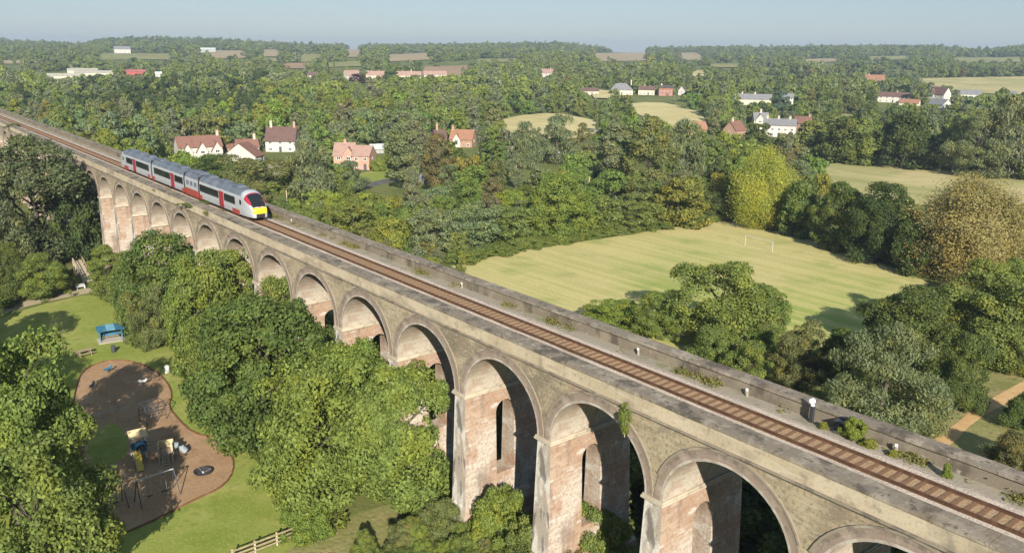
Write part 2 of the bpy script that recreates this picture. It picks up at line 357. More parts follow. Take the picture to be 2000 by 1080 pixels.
LAWN_PX=[(-60,640),(60,600),(180,572),(235,580),(300,640),(400,720),(460,860),(560,960),(640,1030),(560,1075),(440,1140),(100,1240),(-300,1240),(-250,800)]
sheet('park_lawn',LAWN_PX,MT['lawn'],0.008,'mown park lawn around the playground','lawn',1)
ROUGH_PX=[(480,1100),(600,1040),(690,1000),(880,960),(1000,1000),(1120,1060),(1300,1130),(1300,1500),(500,1500)]
sheet('rough_grass',ROUGH_PX,MT['rough'],0.006,'dry rough grass at the foot of the near piers','grass',1)
RIGHTGRASS_PX=[(1700,870),(1840,800),(1960,710),(2080,640),(2100,960),(2000,960)]
sheet('rough_grass',RIGHTGRASS_PX,MT['rough'],0.006,'rough grass either side of the sandy track','grass')
PLAY_PX=[(152,740),(170,718),(215,703),(262,707),(300,722),(326,746),(337,772),(328,795),(350,822),(376,847),(430,858),(448,880),(458,908),(450,935),(425,957),(390,972),(330,1002),(290,1022),(200,1060),(120,1050),(120,900),(150,850),(140,800)]
sheet('playground_surface',PLAY_PX,MT['bark_chip'],0.016,'brown bark chip surface of the playground','playground surface',1)
sheet('grass_island',[(165,870),(195,835),(225,822),(248,850),(252,885),(225,905),(185,915)],MT['lawn'],0.024,'grass island inside the playground','grass',1)
def ribbon(name, px, w, mat, lift, label, cat):
    pts=[ground(x,y) for x,y in px]; mb=MB(); vs=[]; fs=[]
    for i,p in enumerate(pts):
        d=(pts[min(i+1,len(pts)-1)]-pts[max(i-1,0)]); d.z=0; d.normalize(); n=Vector((-d.y,d.x,0))
        ww=w*(1+0.18*math.sin(i*2.1)) if name!='road' else w
        for s in (-.5,.5):
            q=p+n*s*ww; vs.append((q.x,q.y,float(H(q.x,q.y))+lift))
    for i in range(len(pts)-1): fs.append((2*i,2*i+1,2*i+3,2*i+2))
    mb.add(vs,fs); o=mb.build(name,mat,fix=False)
    for poly in o.data.polygons:
        if poly.normal.z<0: poly.flip()
    return tag(o,label,cat,kind='structure')
ribbon('sandy_track',[(1760,920),(1850,855),(1880,830),(1910,806),(1945,786),(2000,752),(2070,715)],1.5,MT['sandpath'],0.014,'orange sandy track beyond the viaduct at the right','path')
ribbon('footpath',[(-60,622),(0,606),(50,594),(100,582),(150,571),(185,566)],3.2,MT['footpath'],0.014,'pale footpath across the park lawn at the left','path')
ribbon('footpath',[(150,560),(120,566),(60,582),(0,598),(-40,606)],3.6,MT['rough'],0.010,'dry grass verge along the footpath','verge')
ribbon('stream',[(40,560),(100,540),(150,532),(200,505),(260,470),(320,430)],5.0,MT['water'],0.004,'dark narrow stream under the footbridge','stream')
ribbon('road',[(680,372),(720,362),(760,352),(830,352),(900,342),(960,330),(1020,318),(1080,302),(1140,293)],5.5,MT['asphalt'],0.02,'village lane between the trees and gardens','road')
sheet('garden_lawn',[(700,338),(762,330),(764,350),(705,362)],MT['lawn'],0.010,'sunny garden lawn beside the pink brick house','lawn')
# ------------------------------------------------------------------ viaduct
P=10.4; PW=1.4; W=8.05; ZS=13.0; AR=4.5; BR=4.25; Y_N=0.0; Y_F=-W
I0,I1=-5,33
via=thing('viaduct','long weathered brick railway viaduct of tall round arches across the valley','viaduct')
def arc(n=22, a=AR, b=BR): return [(a*math.cos(math.pi*k/n), b*math.sin(math.pi*k/n)) for k in range(n+1)]
ZT=18.1
fz=MB()
for y,name in ((Y_N,'n'),(Y_F,'f')):
    for i in range(I0,I1):
        xc=(i-0.5)*P-0.7+P/2+0  # centre of the arch between pier i and pier i+1
        xc=i*P+AR               # arch spans i*P .. (i+1)*P-PW
        pts=arc()
        for k in range(len(pts)-1):
            (x0,z0),(x1,z1)=pts[k],pts[k+1]
            fz.add([(xc+x0,y,ZS+z0),(xc+x1,y,ZS+z1),(xc+x1,y,ZT),(xc+x0,y,ZT)],[(0,1,2,3)])
        fz.add([(i*P-PW,y,ZS),(i*P,y,ZS),(i*P,y,ZT),(i*P-PW,y,ZT)],[(0,1,2,3)])
fz.add([(I0*P-PW,Y_N,ZT),(I1*P,Y_N,ZT),(I1*P,Y_F,ZT),(I0*P-PW,Y_F,ZT)],[(0,1,2,3)])
fz.build('spandrel_wall',MT['spandrel'],via,fix=False)
for i in range(I0,I1):
    xc=i*P+AR
    v=MB(); pts=arc(26)
    for k in range(len(pts)-1):
        (x0,z0),(x1,z1)=pts[k],pts[k+1]
        v.add([(x0,Y_N,z0),(x1,Y_N,z1),(x1,Y_F,z1),(x0,Y_F,z0)],[(0,1,2,3)])
    o=v.build('arch_vault',MT['vault'],via,smooth=True,fix=False); o.location=(xc,0,ZS)
    for (y0,y1) in ((Y_N+0.05,Y_N-0.02),(Y_F-0.05,Y_F+0.02)):
        r=MB()
        a=arc(26,AR-0.004,BR-0.004); b=arc(26,AR+0.66,BR+0.70)
        a=[(AR-0.004,-0.0)]+a[1:-1]+[(-AR+0.004,-0.0)]
        for k in range(26):
            for mi_,(f0,f1) in ((2,(0.0,0.24)),(0,(0.24,0.62)),(3,(0.62,1.0))):
                L_=lambda i,f:(a[i][0]+(b[i][0]-a[i][0])*f,a[i][1]+(b[i][1]-a[i][1])*f)
                q=[L_(k,f0),L_(k+1,f0),L_(k+1,f1),L_(k,f1)]; r.mi=mi_
                r.add([(x,y0,z) for x,z in q],[(0,1,2,3)])
            r.mi=0; q=[a[k],a[k+1],b[k+1],b[k]]
            r.add([(x,y0,z) for x,z in q]+[(x,y1,z) for x,z in q],[(3,2,6,7),(0,4,5,1)])
        # outer label course, a thin brick line round the ring
        c=arc(26,AR+0.66,BR+0.70); d=arc(26,AR+0.80,BR+0.84); yo=y0+(0.04 if y0>-1 else -0.04)
        r.mi=1
        for k in range(26):
            q=[c[k],c[k+1],d[k+1],d[k]]
            if min(z for _,z in q)<1.6: continue
            r.add([(x,yo,z) for x,z in q]+[(x,y1,z) for x,z in q],[(0,1,2,3),(3,2,6,7),(0,4,5,1)])
        r.mi=0
        o=r.build('arch_ring',[MT['ring'],MT['string'],MT['ringlight'],MT['ringdark']],via); o.location=(xc,0,ZS)
# piers: battered, with a tall round-headed opening through each
def pier_mesh():
    zs=[-1.0,1.0,2.2,4.0,5.5,7.5,9.5,10.6]
    mb=MB()
    def hx(z): return 0.7+0.028*(13-z)+(0.42 if z<2.3 else 0.42*max(0,(3.2-z)/0.9) if z<3.2 else 0)
    def oy(z): return 0.022*(13-z)+(0.42 if z<2.3 else 0.42*max(0,(3.2-z)/0.9) if z<3.2 else 0)
    ym=-W/2; hw=0.95; zb=5.2; zsp=10.7
    arcp=[(hw*math.cos(math.pi*k/8), zsp+hw*1.0*math.sin(math.pi*k/8)) for k in range(9)]
    Z=[-1,2.3,3.2,5.2,8,10.7,12.75]
    for s in (-1,1):
        # side faces
        for a,b in zip(Z[:-1],Z[1:]):
            mb.mi=0
            segs=[(Y_N,Y_F)] if b<=5.21 or a>=12 else [(Y_N,ym+hw),(ym-hw,Y_F)]
            if a>=10.69:
                # above springing of the opening: fan round the arch head
                yl=[ym+hw+ (Y_N-ym-hw)*t for t in (1,)]
                X=lambda z:s*hx(z)
                mb.add([(X(a),Y_N+oy(a),a),(X(a),ym+hw,a),(X(b),ym+hw,b),(X(b),Y_N+oy(b),b)],[(0,1,2,3)])
                mb.add([(X(a),Y_F-oy(a),a),(X(a),ym-hw,a),(X(b),ym-hw,b),(X(b),Y_F-oy(b),b)],[(0,1,2,3)])
                for k in range(8):
                    (y0,z0),(y1,z1)=arcp[k],arcp[k+1]
                    mb.add([(X(z0),ym+y0,z0),(X(z1),ym+y1,z1),(X(b),ym+y1,b),(X(b),ym+y0,b)],[(0,1,2,3)])
                continue
            for (p,q) in segs:
                pa=p+oy(a) if p==Y_N else p; pb=p+oy(b) if p==Y_N else p
                qa=q-oy(a) if q==Y_F else q; qb=q-oy(b) if q==Y_F else q
                mb.add([(s*hx(a),pa,a),(s*hx(a),qa,a),(s*hx(b),qb,b),(s*hx(b),pb,b)],[(0,1,2,3)])
    # end faces
    for a,b in zip(Z[:-1],Z[1:]):
        mb.mi=1
        for e,y in ((1,Y_N),(-1,Y_F)):
            mb.add([(-hx(a),y+e*oy(a),a),(hx(a),y+e*oy(a),a),(hx(b),y+e*oy(b),b),(-hx(b),y+e*oy(b),b)],[(0,1,2,3)])
    mb.mi=0
    # reveals of the opening
    loop=[(hw,zb)]+[(hw,8),]+arcp+[(-hw,8),(-hw,zb)]
    n=len(loop)
    for k in range(n):
        (y0,z0),(y1,z1)=loop[k],loop[(k+1)%n]
        mb.add([(-hx(z0),ym+y0,z0),(hx(z0),ym+y0,z0),(hx(z1),ym+y1,z1),(-hx(z1),ym+y1,z1)],[(0,1,2,3)])
    return mb
pm=None; im=None
for i in range(I0,I1+1):
    if pm is None:
        o=pier_mesh().build('pier',[MT['pier'],MT['pierface']],via); pm=o
        b=MB(); b.box(-0.9,0.9,Y_F-0.2,Y_N+0.2,12.75,12.9); b.box(-0.84,0.84,Y_F-0.13,Y_N+0.13,12.9,13.04)
        im=b.build('impost',MT['impost'],o)
    else:
        o=pm.copy(); COL.objects.link(o); o.parent=via
        c=im.copy(); COL.objects.link(c); c.parent=o
    o.location=(i*P-PW/2,0,0)
XL,XR=I1*P,I0*P-PW
def long(name,mat,boxes,parent=via,step=None):
    mb=MB()
    for (y0,y1,z0,z1) in boxes: mb.box(XR,XL,y0,y1,z0,z1)
    return mb.build(name,mat,parent)
long('string_course',MT['string'],[(-0.3,0.13,18.1,18.17),(-0.3,0.2,18.17,18.27)])
long('string_course',MT['string'],[(Y_F-0.13,Y_F+0.3,18.1,18.17),(Y_F-0.2,Y_F+0.3,18.17,18.27)])
pn=long('parapet',MT['parapetface'],[(-1.0,0.04,18.27,19.22)])
pf=long('parapet',MT['farparapet'],[(Y_F-0.02,-7.2,18.27,19.20)])
def coping(y0,y1,z0,z1,parent,ov):
    mb=MB(); L=2.6; x=XR; k=0
    while x<XL:
        dz=random.uniform(-.012,.012); dy=random.uniform(-.015,.015)
        mb.box(x+0.012,min(x+L,XL)-0.012,y0+dy,y1+dy,z0,z1+dz); x+=L
    return mb.build('coping',MT['coping'],parent)
coping(-1.22,0.10,19.22,19.40,pn,0.1); coping(Y_F-0.10,-7.08,19.20,19.38,pf,0.1)
long('deck',MT['cess'],[(-7.2,-1.0,18.2,18.40)])
# ballast bed: profile swept along the viaduct
def sweep(name, prof, mat, label, cat):
    mb=MB(); n=len(prof); xs=np.arange(XR,XL+0.1,1.3); vs=[]
    for j,x in enumerate(xs):
        for k,(y,z) in enumerate(prof):
            e=0 if k in (0,n-1) else 0.02
            vs.append((x,y+random.uniform(-e,e)*1.5,z+random.uniform(-e,e)))
    fs=[(j*n+k,j*n+k+1,(j+1)*n+k+1,(j+1)*n+k) for j in range(len(xs)-1) for k in range(n-1)]
    mb.add(vs,fs); o=mb.build(name,mat,fix=False)
    for p_ in o.data.polygons:
        if p_.normal.z<0: p_.flip()
    return tag(o,label,cat,kind='structure')
YT=-3.46
sweep('cess',[(-1.0,18.74),(-1.4,18.80),(-1.9,18.82)],MT['coping'],'dark gravelly cess beside the near parapet','cess')
sweep('ballast',[(-1.8,18.80),(-1.9,18.84),(-2.2,18.89),(-2.50,18.885),(-2.60,18.80)],MT['ballast'],'pale ballast shoulder beside the near parapet','ballast')
sweep('ballast',[(-2.58,18.815),(-3.0,18.82),(-3.9,18.82),(-4.34,18.815)],MT['rustballast'],'rust stained ballast between the rails','ballast')
sweep('ballast',[(-4.32,18.80),(-4.42,18.885),(-4.95,18.87),(-5.4,18.66),(-6.1,18.44),(-6.25,18.38)],MT['ballast'],'pale ballast shoulder on the far side of the track','ballast')
trk=thing('railway_track','single rusty railway track along the top of the viaduct','railway track',(0,YT,18.83))
for s in (1,-1):
    b=MB(); y=s*0.7525
    b.box(XR,XL,y-0.07,y+0.07,0.0,0.03); b.box(XR,XL,y-0.012,y+0.012,0.03,0.13); b.box(XR,XL,y-0.036,y+0.036,0.13,0.175)
    b.build('rail',MT['rail'],trk)
sl=None; x=-26.0; cnt=0
def sleeper_box(mb,x): mb.prism([(-1.28,-0.1),(1.28,-0.1),(1.25,0.012),(-1.25,0.012)],x-0.13,x+0.13,'x')
while cnt<100:
    if sl is None:
        b=MB(); sleeper_box(b,0); o=sl=b.build('sleeper',MT['sleeper'],trk)
    else:
        o=sl.copy(); COL.objects.link(o); o.parent=trk
    o.location=(x,random.uniform(-.02,.02),0); x+=0.62; cnt+=1
b=MB()
while x<XL: sleeper_box(b,x); x+=0.62
o=b.build('sleeper_run',MT['sleeper'],trk); o['kind']='stuff'
# ------------------------------------------------------------------ train
MT['twhite']=layered('train_white_paint',(0.38,0.395,0.41),[((0.29,0.30,0.31),0.8,0.5,0.7,0.5)],0.35,0.5)
MT['troof']=layered('train_roof_grey',(0.105,0.122,0.15),[((0.165,0.185,0.21),0.5,0.45,0.65,0.8,(3,1,1))],0.5,0.4)
MT['tred']=layered('train_red_paint',(0.30,0.022,0.035),[((0.22,0.02,0.03),1,0.5,0.7,0.5)],0.35,0.5)
MT['tskirt']=layered('train_red_skirt',(0.30,0.05,0.035),[((0.22,0.09,0.06),0.8,0.5,0.66,0.8)],0.55,0.4)
MT['tglass']=layered('train_dark_glass',(0.012,0.015,0.017),[((0.05,0.055,0.055),0.9,0.55,0.7,0.7,(1,1,0.3))],0.12,0.6)
MT['tyellow']=layered('train_yellow_paint',(0.85,0.62,0.02),(),0.35,0.5)
MT['tblack']=layered('train_underframe',(0.03,0.028,0.026),[((0.09,0.06,0.045),1.5,0.5,0.7,0.7)],0.8,0.2)
X0=67.6; TL=59.6; ZR=19.0
trn=thing('passenger_train','white and red diesel train with a yellow nose running along the viaduct','train',(X0,YT,ZR)); trn.scale=(1,0.93,0.90)
cars=[('carriage',0,18.4),('power_car',18.4,24.5),('carriage',24.5,40.2),('carriage',40.2,TL)]
SEC=[(-1.30,0.42),(-1.36,1.0),(-1.36,2.55),(-1.30,3.05),(-1.12,3.45),(-0.75,3.72),(-0.3,3.84),(0.3,3.84),(0.75,3.72),(1.12,3.45),(1.30,3.05),(1.36,2.55),(1.36,1.0),(1.30,0.42)]
NOSE=[(0.0,0.80,1.55),(0.12,0.95,1.72),(0.35,1.08,2.0),(0.75,1.18,2.45),(1.2,1.26,2.95),(1.7,1.32,3.35),(2.3,1.35,3.65),(3.0,1.36,3.84)]
def sect(hw,zt):
    return [(y*hw/1.36, 0.42+(z-0.42)*(zt-0.42)/3.42) for y,z in SEC]
def make_nose(parent, flip, L):
    P_={k:MB() for k in ('white','red','glass','yellow','black')}
    rings=[]
    for (s,hw,zt) in NOSE: rings.append([(s,y,z) for y,z in sect(hw,zt)])
    # finer faces: split each quad
    def cls(c):
        s,y,z=c
        if s<0.9 and 1.05<z<1.76 and abs(y)<0.98 and s<0.42: return 'yellow'
        top=0.42+(np.interp(s,[n[0] for n in NOSE],[n[2] for n in NOSE])-0.42)
        if s<1.95 and s>0.28 and abs(y)<0.92 and z>top-0.55: return 'glass'
        if s<2.1 and z>1.75+0.45*s: return 'red'
        if s<0.16 and z<0.95 and abs(y)<0.55: return 'black'
        return 'white'
    def put(q):
        c=[sum(p[i] for p in q)/len(q) for i in range(3)]
        k=cls(c); P_[k].add([((L-p[0]) if flip else p[0],p[1],p[2]) for p in q],[tuple(range(len(q)))])
    def lerp(a,b,t): return tuple(a[i]+(b[i]-a[i])*t for i in range(3))
    for a,b in zip(rings[:-1],rings[1:]):
        for k in range(len(a)-1):
            for i in range(3):
                for j in range(3):
                    q=[lerp(lerp(a[k],a[k+1],u/3),lerp(b[k],b[k+1],u/3),v/3) for u,v in ((i,j),(i+1,j),(i+1,j+1),(i,j+1))]
                    put(q)
    # flat front
    r=rings[0]; ys=np.linspace(-0.8,0.8,9); zs=np.linspace(0.42,1.55,9)
    for i in range(8):
        for j in range(8):
            sh=lambda y,z:(0.0-0.10*(1-(y/0.8)**2)*(1-((z-1.0)/0.6)**2), y*(1-0.25*max(0,(z-1.25)/0.3)), z)
            put([sh(ys[i],zs[j]),sh(ys[i+1],zs[j]),sh(ys[i+1],zs[j+1]),sh(ys[i],zs[j+1])])
    for k,nm,mt in (('white','cab','twhite'),('red','cab_mask','tred'),('glass','windscreen','tglass'),('yellow','nose_panel','tyellow'),('black','coupler_cover','tblack')):
        if P_[k].f: P_[k].build(nm,MT[mt],parent,smooth=(k in('white','red')))
for ci,(nm,a,b) in enumerate(cars):
    x0=a+(0.28 if ci else 3.0); x1=b-(0.28 if ci<3 else 3.0)
    mb=MB(); n=len(SEC); vs=[(x,y,z) for x in (x0,x1) for y,z in SEC]; 
    for k in range(n-1):
        mb.mi=1 if 3<=k<=9 else 0
        mb.add([vs[k],vs[k+1],vs[n+k+1],vs[n+k]],[(0,1,2,3)])
    mb.mi=2; mb.add(vs[:n],[tuple(range(n))]); mb.add(vs[n:],[tuple(range(n))])
    car=mb.build(nm,[MT['twhite'],MT['troof'],MT['tblack']],trn)
    def strip(name,mat,xa,xb,za,zb,out=0.012):
        for s in (1,-1):
            m=MB(); m.box(xa,xb,s*1.33,s*(1.36+out),za,zb); m.build(name,MT[mat],car)
    def tilt_win(xa,xb): strip('window_band','tglass',xa,xb,1.55,2.55)
    L=b-a
    if ci in (0,3):
        f=(lambda d:a+d) if ci==0 else (lambda d:b-d)
        def seg(fn,name,mat,d0,d1,z0,z1,o=0.012):
            p,q=sorted((f(d0),f(d1))); strip(name,mat,p,q,z0,z1,o)
        seg(0,'window_band','tglass',5.0,8.8,1.55,2.65); seg(0,'door','tred',9.0,10.6,0.5,2.75,0.02); seg(0,'window_band','tglass',10.8,18.0,1.55,2.65)
        seg(0,'side_window','tglass',2.9,3.5,1.85,2.5); seg(0,'skirt','tskirt',3.6,6.0,0.3,1.0,0.03); seg(0,'skirt','tskirt',17.2,18.2,0.3,1.0,0.03)
        make_nose(car, ci==3, TL)
        for d in (4.6,):
            m=MB(); p=f(d); m.box(p-1.5,p+1.5,-1.15,1.15,0.1,0.5)
            for dx in (-1,1):
                for s in (-0.72,0.72): m.tube([(p+dx,s-0.06,0.43),(p+dx,s+0.06,0.43)],0.42,14)
            m.build('bogie',MT['tblack'],car)
    elif nm=='power_car':
        strip('skirt','tskirt',a+0.2,b-0.2,0.25,1.35,0.02)
        m=MB()
        for k in range(4): m.box(a+1+k*1.1,a+1.8+k*1.1,-0.8,0.8,3.8,3.98)
        m.build('roof_vent',MT['troof'],car)
        for s in (1,-1):
            m=MB()
            for k in range(3): m.box(a+0.9+k*1.6,a+1.9+k*1.6,s*1.34,s*1.372,1.9,2.6)
            m.build('louvre',MT['troof'],car)
    else:
        strip('window_band','tglass',a+0.6,a+4.4,1.55,2.65); strip('door','tred',a+4.6,a+6.2,0.5,2.75,0.02); strip('window_band','tglass',a+6.4,a+14.4,1.55,2.65)
        strip('skirt','tskirt',b-1.5,b-0.2,0.3,1.0,0.03); strip('skirt','tskirt',a+0.2,a+1.2,0.3,1.0,0.03)
    if ci<3:
        m=MB(); m.box(b-0.3,b+0.3,-1.22,1.22,0.6,3.6); m.build('gangway',MT['tblack'],car)
        m=MB(); m.box(b-1.7,b+1.7,-1.1,1.1,0.1,0.42)
        for dx in (-1.1,1.1):
            for s in (-0.72,0.72): m.tube([(b+dx,s-0.06,0.43),(b+dx,s+0.06,0.43)],0.42,14)
        m.build('bogie',MT['tblack'],car)
    m=MB(); m.box(x0+0.3,x1-0.3,-1.2,1.2,0.22,0.45); m.build('underframe',MT['tblack'],car)
    m=MB()
    if ci in (0,2,3):
        for xx in np.arange(x0+2.5,x1-2.5,5.0):
            m=MB(); m.box(xx,xx+2.2,-0.62,0.62,3.8,3.98); m.build('roof_unit',MT['troof'],car)
# ------------------------------------------------------------------ houses
def plain(name,c,c2=None,rough=0.85):
    return layered(name,c,[(c2 or tuple(x*0.72 for x in c),0.6,0.48,0.68,0.7),(tuple(x*0.8 for x in c),3,0.5,0.7,0.4)],rough,0.2)
HM={'white':plain('white_render',(0.50,0.48,0.43),(0.40,0.38,0.34)),'cream':plain('cream_render',(0.54,0.49,0.38)),'pinkwhite':plain('pink_white_render',(0.58,0.50,0.46)),
 'pink':plain('pink_brick',(0.47,0.27,0.20)),'orange':plain('orange_brick',(0.35,0.22,0.15)),'red':plain('red_brick',(0.31,0.14,0.095)),'brown':plain('brown_brick',(0.30,0.17,0.12)),
 'grey':plain('grey_cladding',(0.35,0.35,0.35)),'barnred':plain('red_barn_cladding',(0.38,0.09,0.08)),
 'r_red':plain('red_brown_tiles',(0.20,0.105,0.08)),'r_brown':plain('brown_tiles',(0.13,0.08,0.068)),'r_orange':plain('orange_tiles',(0.29,0.15,0.095)),
 'r_slate':plain('slate_roof',(0.19,0.19,0.20)),'r_pink':plain('weathered_pink_tiles',(0.33,0.215,0.175)),'r_pale':plain('pale_metal_roof',(0.48,0.52,0.5)),'r_dark':plain('dark_roof',(0.09,0.075,0.07)),
 'r_cream':plain('cream_sheet_roof',(0.37,0.35,0.29)),'r_barn':plain('red_barn_roof',(0.36,0.12,0.11)),
 'frame':plain('white_window_frame',(0.78,0.78,0.76)),'pane':layered('window_pane',(0.03,0.035,0.04),(),0.1,0.6),'stack':plain('chimney_brick',(0.40,0.26,0.19)),'palestack':plain('pale_chimney',(0.52,0.43,0.33)),'door':plain('painted_door',(0.08,0.09,0.10))}
LANDMARKS=[]   # (phrase, px, py, depth)
HPOS=[]
KEEP=[]        # picture boxes that trees in front must leave open: (x0,y0,x1,y1,depth)
def gable_roof(L,Wd,e,rg,ov=0.45,t=0.16,hip=0.0):
    mb=MB(); hw=Wd/2+ov; hl=L/2+ov*0.7; sl=(rg-e)/(Wd/2); ez=e-ov*sl
    for s in (-1,1):
        a=[(-hl,s*hw,ez),(hl,s*hw,ez),(hl-hip,0,rg+0.02),(-hl+hip,0,rg+0.02)]
        b=[(x,y,z+t) for x,y,z in a]
        mb.add(a+b,[(0,1,2,3),(4,5,6,7),(0,1,5,4),(1,2,6,5),(3,0,4,7)])
    if hip:
        for s in (-1,1):
            a=[(s*hl,-hw,ez),(s*hl,hw,ez),(s*(hl-hip),0,rg+0.02)]; b=[(x,y,z+t) for x,y,z in a]
            mb.add(a+b,[(0,1,2),(3,4,5),(0,1,4,3)])
    return mb
def window(root,x,y,z,w,h,ny,pane=True,nx=0):
    """a framed window on a wall facing local -y (ny=-1), +y, or along x"""
    f=MB()
    def bx(mb,a0,a1,z0,z1,d0,d1):
        if nx: mb.box(*sorted((x+nx*d0,x+nx*d1)),y+a0,y+a1,z+z0,z+z1)
        else: mb.box(x+a0,x+a1,*sorted((y+ny*d0,y+ny*d1)),z+z0,z+z1)
    t=0.1
    bx(f,-w/2,w/2,-h/2,-h/2+t,-.05,.05); bx(f,-w/2,w/2,h/2-t,h/2,-.05,.05); bx(f,-w/2,-w/2+t,-h/2+t,h/2-t,-.05,.05); bx(f,w/2-t,w/2,-h/2+t,h/2-t,-.05,.05); bx(f,-t/2,t/2,-h/2+t,h/2-t,-.05,.045)
    o=f.build('window',HM['frame'],root); p=MB(); bx(p,-w/2+t,w/2-t,-h/2+t,h/2-t,-.04,.02); p.build('pane',HM['pane'],o)
def house(name,label,cat,px,py,L,Wd,e,rg,yaw,wall,roof,chim=(),gables=(),wins=3,group=None,hip=0.0,storeys=2,keep=None,lm=None,loc=None,off=(0,0),door=True,base=None):
    """px,py: picture position of the foot of the front wall's middle; yaw turns the front away from the camera"""
    p=ground(px,py)
    d=math.atan2(p.y-CAM.y,p.x-CAM.x)          # front (local -y) faces the camera
    rz=d-math.pi/2+R(yaw)
    fx,fy=math.cos(rz+math.pi/2),math.sin(rz+math.pi/2)
    p=Vector((p.x+fx*Wd/2,p.y+fy*Wd/2,0)); p.z=float(H(p.x,p.y))-0.3
    root=thing(name,label,cat,p,rz,group)
    mb=MB(); g=[(-Wd/2,0),(Wd/2,0),(Wd/2,e),(0,rg-0.03),(-Wd/2,e)] if not hip else [(-Wd/2,0),(Wd/2,0),(Wd/2,e),(-Wd/2,e)]
    mb.prism(g,-L/2,L/2,'x'); mb.build('wall',HM[wall],root)
    ro=gable_roof(L,Wd,e,rg,hip=hip).build('roof',HM[roof],root)
    for (cx,ch,mt) in chim:
        c=MB(); w2=0.45; c.box(cx*L/2-w2,cx*L/2+w2,-0.35,0.35,rg-1.2,rg+ch); c.box(cx*L/2-w2-.06,cx*L/2+w2+.06,-0.41,0.41,rg+ch,rg+ch+0.15)
        for s in (-.2,.2): c.tube([(cx*L/2+s,0,rg+ch+.15),(cx*L/2+s,0,rg+ch+.5)],0.11,8)
        c.build('chimney',HM[mt],ro)
    for (gx,gw,ge,gr,gd,gm) in gables:   # cross gables facing the front
        c=MB(); y0=-Wd/2-gd; yb=0.0
        c.prism([(gx*L/2-gw/2,0.02),(gx*L/2+gw/2,0.02),(gx*L/2+gw/2,ge),(gx*L/2,gr-0.03),(gx*L/2-gw/2,ge)],y0,yb,'y'); c.build('gable',HM[gm],root)
        rr=gable_roof(yb-y0,gw,ge,gr,0.35,0.14); rr.v=[(gx*L/2+y, (y0+yb)/2+x, z) for x,y,z in rr.v]; rr.build('roof',HM[roof],root)
        window(root,gx*L/2,y0,ge*0.86+gr*0.0,min(1.5,gw*0.4),1.1,-1)
    taken=[(gx*L/2-gw/2-.3,gx*L/2+gw/2+.3) for (gx,gw,*_) in gables]
    if wins:
        for st in range(storeys):
            z=(1.35 if st==0 else 1.35+2.55)
            if z+0.6>e: break
            for k in range(wins):
                x=-L/2+L*(k+0.5)/wins
                if any(a<x<b for a,b in taken): continue
                if st==0 and door and k==wins//2:
                    c=MB(); c.box(x-.5,x+.5,-Wd/2-.05,-Wd/2+.05,0.3,2.35); c.build('door',HM['door'],root); continue
                window(root,x,-Wd/2,z,1.2,1.15,-1)
        for s in (-1,1):
            if not hip: window(root,s*L/2,0,min(3.8,e*0.72),1.1,1.1,0,nx=s)
    HPOS.append((p.x,p.y,max(L,Wd)/2+2.5)); q=proj((p.x,p.y,p.z+rg*0.6)); LANDMARKS.append((lm or label,q[0],q[1],q[2]))
    s=F_PX/q[2]; hh=rg*s; ww=(abs(math.cos(R(yaw)))*L+abs(math.sin(R(yaw)))*Wd)*s/2
    qb=proj(p); far_=q[2]>450
    KEEP.append(keep or (q[0]-ww*(0.7 if far_ else 1),qb[1]-hh-2,q[0]+ww*(0.8 if far_ else 1),qb[1]-hh*(0.5 if far_ else 0.42),q[2]-Wd*0.5))
    return root
G='houses of the village beyond the viaduct'
house('house','white house with three front gables under a long red-brown roof','house',394,309,15.5,7.5,4.6,8.0,14,'white','r_red',[(0.93,1.6,'palestack')],[(-0.62,3.4,2.9,5.6,0.5,'white'),(0.05,4.0,2.9,6.0,0.8,'white'),(0.74,3.8,3.0,6.0,0.8,'white')],0,G,lm='the white three-gabled house')
house('house','house with a steep dark brown roof and a chimney at each end','house',548,297,11.5,8.5,4.8,9.6,-14,'white','r_brown',[(-0.72,2.2,'palestack'),(0.86,1.9,'stack')],[],3,G,lm='the house with the steep brown roof')
house('house','white cottage with a broad front gable and red tiled slopes','house',508,317,6.6,12,2.8,7.0,62,'white','r_red',[],[],2,G,lm='the white broad-gabled cottage')
house('house','small white wing with a red roof and thick pale chimney','house',486,302,8,5.5,3.2,5.8,12,'white','r_red',[(0.75,1.8,'palestack')],[],3,G,lm='the small white wing')
house('outbuilding','little orange brick outbuilding left of the broad-gabled cottage','outbuilding',455,299,4.4,4,2.4,3.6,0,'orange','r_red',wins=1,door=False,storeys=1,lm='the little orange outbuilding')
house('house','white rendered lean-to house end just behind the train','house',553,346,4.5,4.5,3.4,5.0,45,'white','r_slate',wins=1,door=False,lm='the white lean-to')
house('house','pink brick house with pale hipped roof and white windows','house',672,330,6.8,8.5,5.0,8.6,-10,'pink','r_pink',[(0.0,1.0,'stack')],[(0.5,4.4,4.6,7.6,0.8,'pink')],2,G,lm='the pink brick house')
house('house','pink brick end house with large white windows facing the lawn','house',705,332,6.0,7.5,5.2,8.0,-18,'pink','r_pink',[],[],2,G,lm='the pink end house')
house('garage','low garage with a pale green-grey roof behind the garden lawn','garage',740,300,5.2,5,2.2,3.6,20,'grey','r_pale',wins=0,lm='the pale-roofed garage')
house('house','brick cottage with a bright orange tiled roof in the trees','house',900,288,9.6,7,3.8,7.2,-16,'orange','r_orange',[(-0.9,1.4,'stack')],[(-0.35,3.2,3.4,5.8,0.6,'white')],3,G,lm='the orange-roofed cottage')
house('house','dark-roofed cottage with one tall brick chimney','house',862,280,5.0,6,3.0,5.8,18,'brown','r_brown',[(-0.4,2.6,'stack')],[],2,G,lm='the tall-chimneyed cottage')
house('shed','low shed with a dark grey roof beside the lane','shed',830,357,3.8,3.6,1.7,2.7,10,'grey','r_slate',wins=0,lm='the dark shed')
